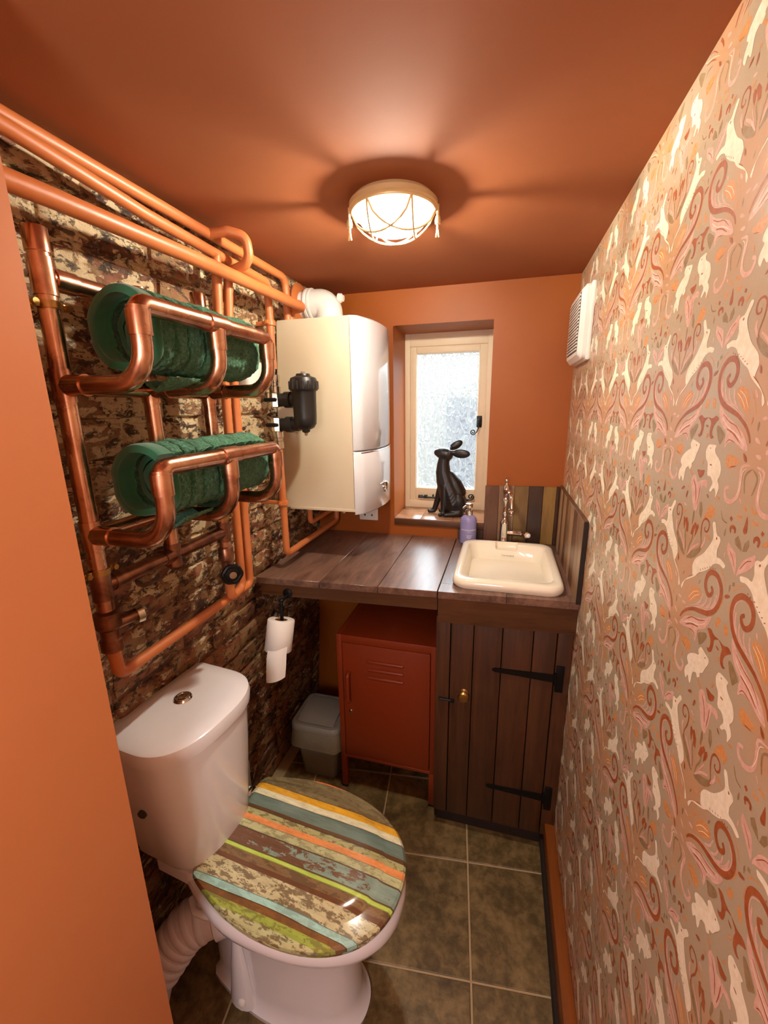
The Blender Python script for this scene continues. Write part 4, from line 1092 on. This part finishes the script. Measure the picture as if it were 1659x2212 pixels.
# ------------------------------------------------------------------ sitting hare figure on the sill
def blob(parts, name, voxel, mat, sm_it=6):
    bm = B()
    for kind, *a in parts:
        if kind == 'c':                              # tapered limb through (x, y, z, r) joints
            J = a[0]
            for p, q in zip(J, J[1:]):
                pv, qv = Vector(p[:3]), Vector(q[:3]); n = max(2, int((qv - pv).length / (min(p[3], q[3]) * .3)) + 1)
                for k in range(n + 1):
                    t = k / n; m4 = Matrix.Translation(pv.lerp(qv, t)); r = p[3] + (q[3] - p[3]) * t
                    bmesh.ops.create_icosphere(bm, subdivisions=2, radius=r, matrix=m4)
        else:                                        # ellipsoid: centre, radii, rotation about y then z
            c, rad, ry, rz = a
            m4 = Matrix.Translation(c) @ Matrix.Rotation(rz, 4, 'Z') @ Matrix.Rotation(ry, 4, 'Y') @ Matrix.Diagonal((*rad, 1))
            bmesh.ops.create_icosphere(bm, subdivisions=3, radius=1.0, matrix=m4)
    o = obj(name, bm, mat)
    md = o.modifiers.new('r', 'REMESH'); md.mode = 'VOXEL'; md.voxel_size = voxel
    md = o.modifiers.new('s', 'SMOOTH'); md.factor = .5; md.iterations = sm_it
    apply_mods(o); smooth(o.data, 180); return o
yh = .100; sz = 1.0035
hare = blob([
    ('c', [(.530, yh, 1.055, .054), (.514, yh, 1.095, .050), (.494, yh, 1.145, .042), (.481, yh, 1.19, .0335), (.480, yh, 1.225, .0275), (.484, yh, 1.25, .025)]),
    ('c', [(.548, yh, 1.105, .034), (.532, yh, 1.140, .031), (.508, yh, 1.175, .025)]),
    ('e', (.549, yh - .026, 1.062), (.033, .020, .046), radians(-14), 0), ('e', (.549, yh + .026, 1.062), (.033, .020, .046), radians(-14), 0),
    ('e', (.555, yh, 1.045), (.034, .034, .036), 0, 0), ('e', (.588, yh, 1.025), (.012, .012, .014), 0, 0),
    ('e', (.478, yh, 1.165), (.027, .030, .042), radians(10), 0),
    # head with muzzle, cheeks and brow
    ('c', [(.494, yh, 1.266, .030), (.478, yh, 1.271, .027), (.463, yh, 1.2725, .0205), (.4535, yh, 1.2745, .0150)]),
    ('e', (.484, yh, 1.268), (.022, .021, .024), 0, 0), ('e', (.470, yh, 1.286), (.013, .015, .009), radians(20), 0),
    # ears: one laid back flat, one standing behind
    ('c', [(.505, yh - .012, 1.278, .011), (.522, yh - .018, 1.277, .010)]), ('e', (.556, yh - .022, 1.2735), (.039, .0095, .0195), radians(3), radians(-4)),
    ('c', [(.502, yh + .012, 1.284, .011), (.512, yh + .018, 1.292, .010)]), ('e', (.530, yh + .024, 1.305), (.032, .0095, .0175), radians(-32), radians(6)),
    # forelegs
    ('c', [(.474, yh + .018, 1.135, .020), (.462, yh + .020, 1.09, .0165), (.450, yh + .020, 1.045, .013), (.441, yh + .018, 1.016, .0115), (.428, yh + .014, sz + .0095, .0095), (.420, yh + .012, sz + .009, .0088)]),
    ('c', [(.490, yh - .024, 1.135, .020), (.490, yh - .030, 1.09, .0165), (.489, yh - .034, 1.045, .0135), (.488, yh - .036, 1.018, .0118), (.480, yh - .046, sz + .0095, .0095), (.476, yh - .050, sz + .009, .009)]),
    # hind feet
    ('c', [(.555, yh - .034, 1.018, .016), (.535, yh - .042, sz + .012, .013), (.510, yh - .050, sz + .0105, .0108), (.500, yh - .054, sz + .0095, .0095)]),
    ('c', [(.555, yh + .034, 1.018, .016), (.520, yh + .034, sz + .012, .012), (.478, yh + .030, sz + .010, .0100), (.468, yh + .028, sz + .009, .0088)]),
], 'hare_figure', .0026, 'black_statue', 3)
tag(hare, 'black hare figure sitting on the window sill with its head raised', 'figure')
hare.location = (0, 0, 0)

# ------------------------------------------------------------------ toilet (turned a little off square)
TZ = radians(-6)
wc = thing('toilet', 'white close coupled toilet with a striped plank print lid', 'toilet', (.12, -.996, 0), TZ)
def D(f0, f1, hw, z, hb=None, n=40, p=2.3, c=0.0):
    """D shaped outline: f0 back, f1 front, half width hw (hb at the back corners)"""
    hb = hw if hb is None else hb; fm = f0 + (f1 - f0) * .42; o = []
    for k in range(n + 1):                           # front half round, from right to left
        a = -pi / 2 + pi * k / n; ca, sa = cos(a), sin(a)
        o.append((fm + (f1 - fm) * abs(ca) ** (2 / p), c + hw * (1 if sa > 0 else -1) * abs(sa) ** (2 / p), z))
    m = 8
    for k in range(1, m + 1):
        t = k / m; w = hw + (hb - hw) * t ** 1.7; o.append((fm + (f0 + .012 - fm) * t, c + w, z))
    o.append((f0, c + hb - .014, z)); o.append((f0, c - hb + .014, z))
    for k in range(m, 0, -1):
        t = k / m; w = hw + (hb - hw) * t ** 1.7; o.append((fm + (f0 + .012 - fm) * t, c - w, z))
    return o
wcl = dict(parent=wc, local=True)
b = B(); loft(b, [D(-.062, .352, .110, 0, .085), D(-.062, .354, .111, .014, .085), D(-.055, .343, .103, .022, .08), D(-.05, .333, .097, .06, .075), D(-.05, .330, .096, .16, .075), D(-.055, .332, .100, .24, .08),
                  D(-.06, .345, .112, .295, .085), D(-.07, .385, .138, .335, .09), D(-.09, .425, .163, .362, .095), D(-.10, .440, .172, .376, .10), D(-.10, .446, .176, .392, .105), D(-.10, .444, .174, .41, .108), D(-.10, .438, .168, .4175, .106), D(-.10, .41, .14, .4175, .09)])
pan = obj('pan', b, 'white_ceramic', **wcl)
for s in (-1, 1):
    b = B(); loft(b, [[(x + .03 * cos(a) * q, s * .100 + s * .016 * q * sin(a), z) for a in [2 * pi * k / 14 for k in range(14)]] for x, z, q in ((.055, .018, 1.25), (.055, .07, 1.05), (.055, .15, .75), (.055, .235, .35))])
    obj('trap_bulge', b, 'white_ceramic', **wcl)
for s in (-1, 1):
    b = B(); lathe(b, [(.011, 0), (.011, .004), (.006, .008), (0, .0085)], (.065, s * .115, .045), (0, s, .35), 14); obj('fixing_cap', b, 'white_plastic', **wcl)
b = B(); loft(b, [rrect(-.075, -.02, .062, .115, .02, z) for z in (.405, .436)]); bmesh.ops.bevel(b, geom=[e for e in b.edges if e.calc_face_angle(0) > 1.0], offset=.004, segments=2, affect='EDGES'); obj('cistern_ledge', b, 'white_ceramic', **wcl)
CC = -.034
def cis(f0, f1, hw, z, bulge=.5, n=30):
    """cistern outline: flat back, bowed front"""
    o = []; fm = f0 + (f1 - f0) * bulge
    for k in range(n + 1):
        a = -pi / 2 + pi * k / n; ca, sa = max(0, cos(a)), sin(a)
        o.append((fm + (f1 - fm) * ca ** .85, CC + hw * (1 if sa > 0 else -1) * abs(sa) ** .72, z))
    o += [(f0 + .01, CC + hw, z), (f0, CC + hw - .01, z), (f0, CC - hw + .01, z), (f0 + .01, CC - hw, z)]
    return o
b = B(); loft(b, [cis(-.150, .006, .085, .4375), cis(-.160, .016, .105, .444), cis(-.165, .020, .112, .46), cis(-.172, .024, .122, .55), cis(-.178, .028, .136, .66), cis(-.182, .031, .143, .76)])
tank = obj('cistern', b, 'white_ceramic', **wcl)
b = B(); loft(b, [cis(-.179, .033, .146, .7605), cis(-.182, .038, .150, .764), cis(-.183, .040, .1515, .785), cis(-.182, .037, .149, .796), cis(-.178, .030, .143, .8005), cis(-.15, .0, .11, .802)])
lid = obj('cistern_lid', b, 'white_ceramic', **wcl)
b = B(); lathe(b, [(.0205, .8005), (.0215, .803), (.0195, .8065), (.0165, .8055), (.016, .808), (.011, .8095), (.0105, .8085), (0, .8085)], (-.097, -.022, 0), seg=28); obj('flush_button', b, 'chrome', parent=lid, local=True)
b = B(); lathe(b, [(.010, 0), (.010, .004), (0, .0045)], (-.09, CC - .133, .62), (.25, -1, 0), 14); obj('overflow_plug', b, 'grey_plastic', parent=tank, local=True)
# seat and raised lid panel, printed with weathered strips of paint
b = B(); loft(b, [D(-.012, .428, .166, .4185, .132), D(-.014, .436, .174, .421, .135), D(-.014, .438, .176, .430, .136), D(-.012, .434, .172, .4345, .134)]); obj('seat', b, 'seat_print', **wcl)
b = B(); loft(b, [D(-.016, .437, .176, .4355, .136), D(-.018, .443, .181, .439, .139), D(-.018, .443, .181, .448, .139), D(-.016, .438, .176, .4535, .137), D(-.012, .405, .152, .4560, .128), D(-.008, .397, .146, .4575, .124),
                  D(-.006, .390, .140, .4615, .120), D(0, .36, .120, .4635, .108), D(.06, .28, .06, .4645, .05)])
obj('seat_lid', b, 'seat_print', **wcl)
for s in (-1, 1):
    b = B(); lathe(b, [(.010, -.022), (.011, -.02), (.011, .02), (.010, .022)], (-.022, s * .075, .447), (0, 1, 0), 14); lathe(b, [(.013, .4365), (.013, .442), (.009, .445)], (-.022, s * .075, 0), seg=14); obj('seat_hinge', b, 'chrome', **wcl)
b = B(); tube(b, fillet([(-.04, -.125, .34), (-.01, -.145, .345), (.03, -.142, .348), (.05, -.118, .350)], .02), .008, 10); obj('rim_lug', b, 'white_ceramic', **wcl)

# pan connector going down to the floor behind the door reveal
soil = thing('soil_pipe', 'white ribbed pan connector going down behind the orange door reveal', 'pipe', (.0, -1.2, 0))
path = fillet([(.105, -1.040, .225), (.025, -1.095, .215), (-.035, -1.170, .12), (-.052, -1.205, .0)], [0, .09, .12, 0], 14)
rr = []
n = len(path)
for i in range(n): rr.append(.050 if i / n > .55 else .052)
b = B(); tube(b, path, rr, 26); obj('smooth_pipe', b, 'soil_white', soil)
b = B()
def along(path, s):
    L = [0]
    for a, c_ in zip(path, path[1:]): L.append(L[-1] + (c_ - a).length)
    s *= L[-1]
    for i in range(len(L) - 1):
        if L[i + 1] >= s: t = (s - L[i]) / (L[i + 1] - L[i]); return path[i].lerp(path[i + 1], t), (path[i + 1] - path[i]).normalized()
    return path[-1], (path[-1] - path[-2]).normalized()
for s in (.20, .26, .32, .38, .44, .50, .56):
    p, d_ = along(path, s); lathe(b, [(.050, -.010), (.0545, -.006), (.0555, 0), (.0545, .006), (.050, .010)], p, d_, 26)
obj('ribbed_sleeve', b, 'soil_white', soil)
b = B(); p, d_ = along(path, .06); lathe(b, [(.050, -.02), (.060, -.016), (.060, .016), (.052, .02)], p, d_, 26); obj('socket_collar', b, 'soil_white', soil)

# brush standing in the gap beyond the cistern
tbz = thing('toilet_brush', 'grey toilet brush handle standing between the cistern and brick wall', 'toilet brush', (.0, -.800, 0))
b = B(); lathe(b, [(.040, .0), (.042, .004), (.036, .10), (.038, .115), (.030, .117)], (.0, -.800, 0), seg=24); obj('brush_pot', b, 'grey_plastic', tbz)
b = B(); lathe(b, [(.012, .10), (.0125, .16), (.011, .37), (.013, .40), (.012, .418), (.007, .425), (0, .427)], (.014, -.803, 0), (.0, 0, 1), 18); obj('brush_handle', b, 'bin', tbz)

# ------------------------------------------------------------------ metal locker
lk = thing('metal_locker', 'burnt orange metal locker on legs under the worktop', 'locker', (.36, -.27, 0))
LX0, LX1, LY0, LY1, LZ0, LZ1 = .1765, .5430, -.440, -.090, .146, .675
b = B()
box(b, LX0, LX0 + .020, LY0, LY1, LZ0, LZ1, .0025); box(b, LX1 - .020, LX1, LY0, LY1, LZ0, LZ1, .0025)
box(b, LX0 + .018, LX1 - .018, LY0, LY1, LZ1 - .030, LZ1, .0025); box(b, LX0 + .018, LX1 - .018, LY0, LY1, LZ0, LZ0 + .012, .0015); box(b, LX0 + .01, LX1 - .01, LY1 - .006, LY1, LZ0, LZ1)
obj('body', b, 'locker', lk)
b = B(); box(b, LX0 + .0218, LX1 - .0218, LY0 + .001, LY0 + .016, LZ0 + .0145, LZ1 - .0322, .002); ld = obj('door', b, 'locker', lk)
for z in (.580, .5475, .515):
    b = B(); lathe(b, [(0.001, -.070), (.006, -.067), (.0075, -.06), (.0075, .06), (.006, .067), (.001, .070)], (.3595, LY0 + .002, z), (1, 0, 0), 12); obj('pressed_louvre', b, 'locker', ld)
b = B(); tube(b, fillet([(.222, LY0 + .002, .527), (.222, LY0 - .020, .522), (.222, LY0 - .020, .412), (.222, LY0 + .002, .405)], .012), .0075, 12); obj('handle', b, 'locker', ld)
b = B(); lathe(b, [(.007, 0), (.007, .004), (.005, .006), (0, .0062)], (.224, LY0 + .001, .361), (0, -1, 0), 16); obj('lock', b, 'chrome', ld)
for x in (LX0, LX1 - .022):
    for y in (LY0, LY1 - .022):
        b = B(); box(b, x, x + .022, y, y + .022, 0.004, LZ0 + .002, .002); lg = obj('leg', b, 'locker', lk)
        b = B(); box(b, x - .0008, x + .0228, y - .0008, y + .0228, 0.0, .010, .002); obj('foot_cap', b, 'black_plastic', lg)

# ------------------------------------------------------------------ swing lid bin with liner
bn = thing('swing_bin', 'grey plastic swing lid bin with a liner beside the locker', 'bin', (.062, -.355, 0))
bcx, bcy = .066, -.352
def br(hx, hy, z, r=.025): return rrect(bcx, bcy, hx, hy, r, z, 5)
b = B(); loft(b, [br(.072, .066, 0.0), br(.074, .068, .004), br(.094, .090, .232), br(.094, .090, .235)]); obj('bin_body', b, 'bin', bn)
b = B(); loft(b, [br(.1005, .0975, .228, .03), br(.103, .100, .236, .032), br(.103, .100, .250, .032), br(.098, .095, .258, .030), br(.088, .084, .2595, .026), br(.084, .080, .2555, .024)]); hd = obj('bin_hood', b, 'bin', bn)
b = B()
loft(b, [[(bcx + sx_ * .076, bcy + y, z + (.004 if abs(y) < .05 else 0)) for sx_ in (-1, 1)] + [(bcx + sx_ * .076, bcy + y, z - .006) for sx_ in (1, -1)] for y, z in ((-.074, .257), (-.04, .2625), (0, .266), (.04, .2655), (.074, .264))])
obj('swing_flap', b, 'bin', hd)
b = B(); rows = []
for k, z in enumerate((.2345, .225, .205, .185, .168, .158)):
    r = br(.1015 + .0015 * k, .0985 + .0015 * k, z, .032); n = len(r)
    rows.append([(p[0] + .003 * mnoise.noise(Vector((i * .9, z * 30, 3))), p[1] + .003 * mnoise.noise(Vector((i * .9, z * 30, 9))), p[2] + (.007 * mnoise.noise(Vector((i * .5, 1, 1))) if k > 3 else 0)) for i, p in enumerate(r)])
loft(b, rows, True, False, False); obj('liner', b, 'bag', bn)

# ------------------------------------------------------------------ toilet roll on its iron holder
rp = thing('roll_holder', 'black iron toilet roll rod under the worktop edge', 'roll holder', (.06, -.612, .86))
b = B(); tube(b, fillet([(.068, -.5695, .872), (.068, -.612, .872), (.066, -.618, .700)], .012), .0055, 10); lathe(b, [(.009, .0), (.009, .004), (.004, .008)], (.068, -.612, .872), (0, 0, 1), 12)
lathe(b, [(.004, -.002), (.012, 0), (.012, .003), (.004, .005)], (.066, -.618, .700), (0, 0, 1), 14); obj('rod', b, 'black_iron', rp)
b = B(); lathe(b, [(.016, 0), (.016, .004), (.010, .007)], (.068, -.567, .879), (0, -1, 0), 16); obj('wall_plate', b, 'black_iron', rp)
rl = thing('toilet_roll', 'white toilet roll hanging tilted with one loose sheet', 'toilet roll', (.070, -.640, .70))
ax = Vector((-.04, -.30, -1)).normalized(); top = Vector((.0735, -.6285, .818))
b = B(); R0, R1, Lr = .0425, .0200, .100
lathe(b, [(R1, .001), (R0 - .003, 0), (R0, .003), (R0, Lr - .003), (R0 - .003, Lr), (R1, Lr), (R1, .001)], top, ax, 40, cap=False); obj('paper_roll', b, 'paper', rl, angle=60)
b = B(); lathe(b, [(R1 - .0003, .002), (R1 - .0003, Lr - .002)], top, ax, 30, cap=False); obj('card_core', b, 'skirting_wood', rl)
# loose sheet hangs from the front of the roll
b = B(); rows = []
for k in range(15):
    t = k / 14; drop = Lr * .72 + .098 * t
    u = []
    for i in range(9):
        s = i / 8 - .5; a = radians(-66 + 62 * s * 1.35)
        c_ = top + ax * min(drop, Lr - .004) + Vector((cos(a), sin(a), 0)) * (R0 + .0008 + .002 * sin(t * 3))
        c_.z -= max(0, drop - (Lr - .004)) * (1.0 + .18 * s * -1.0); c_.y -= .012 * t + max(0, drop - (Lr - .004)) * .10
        u.append(c_)
    rows.append(u)
loft(b, rows, False, False, False); obj('loose_sheet', b, 'paper', rl)
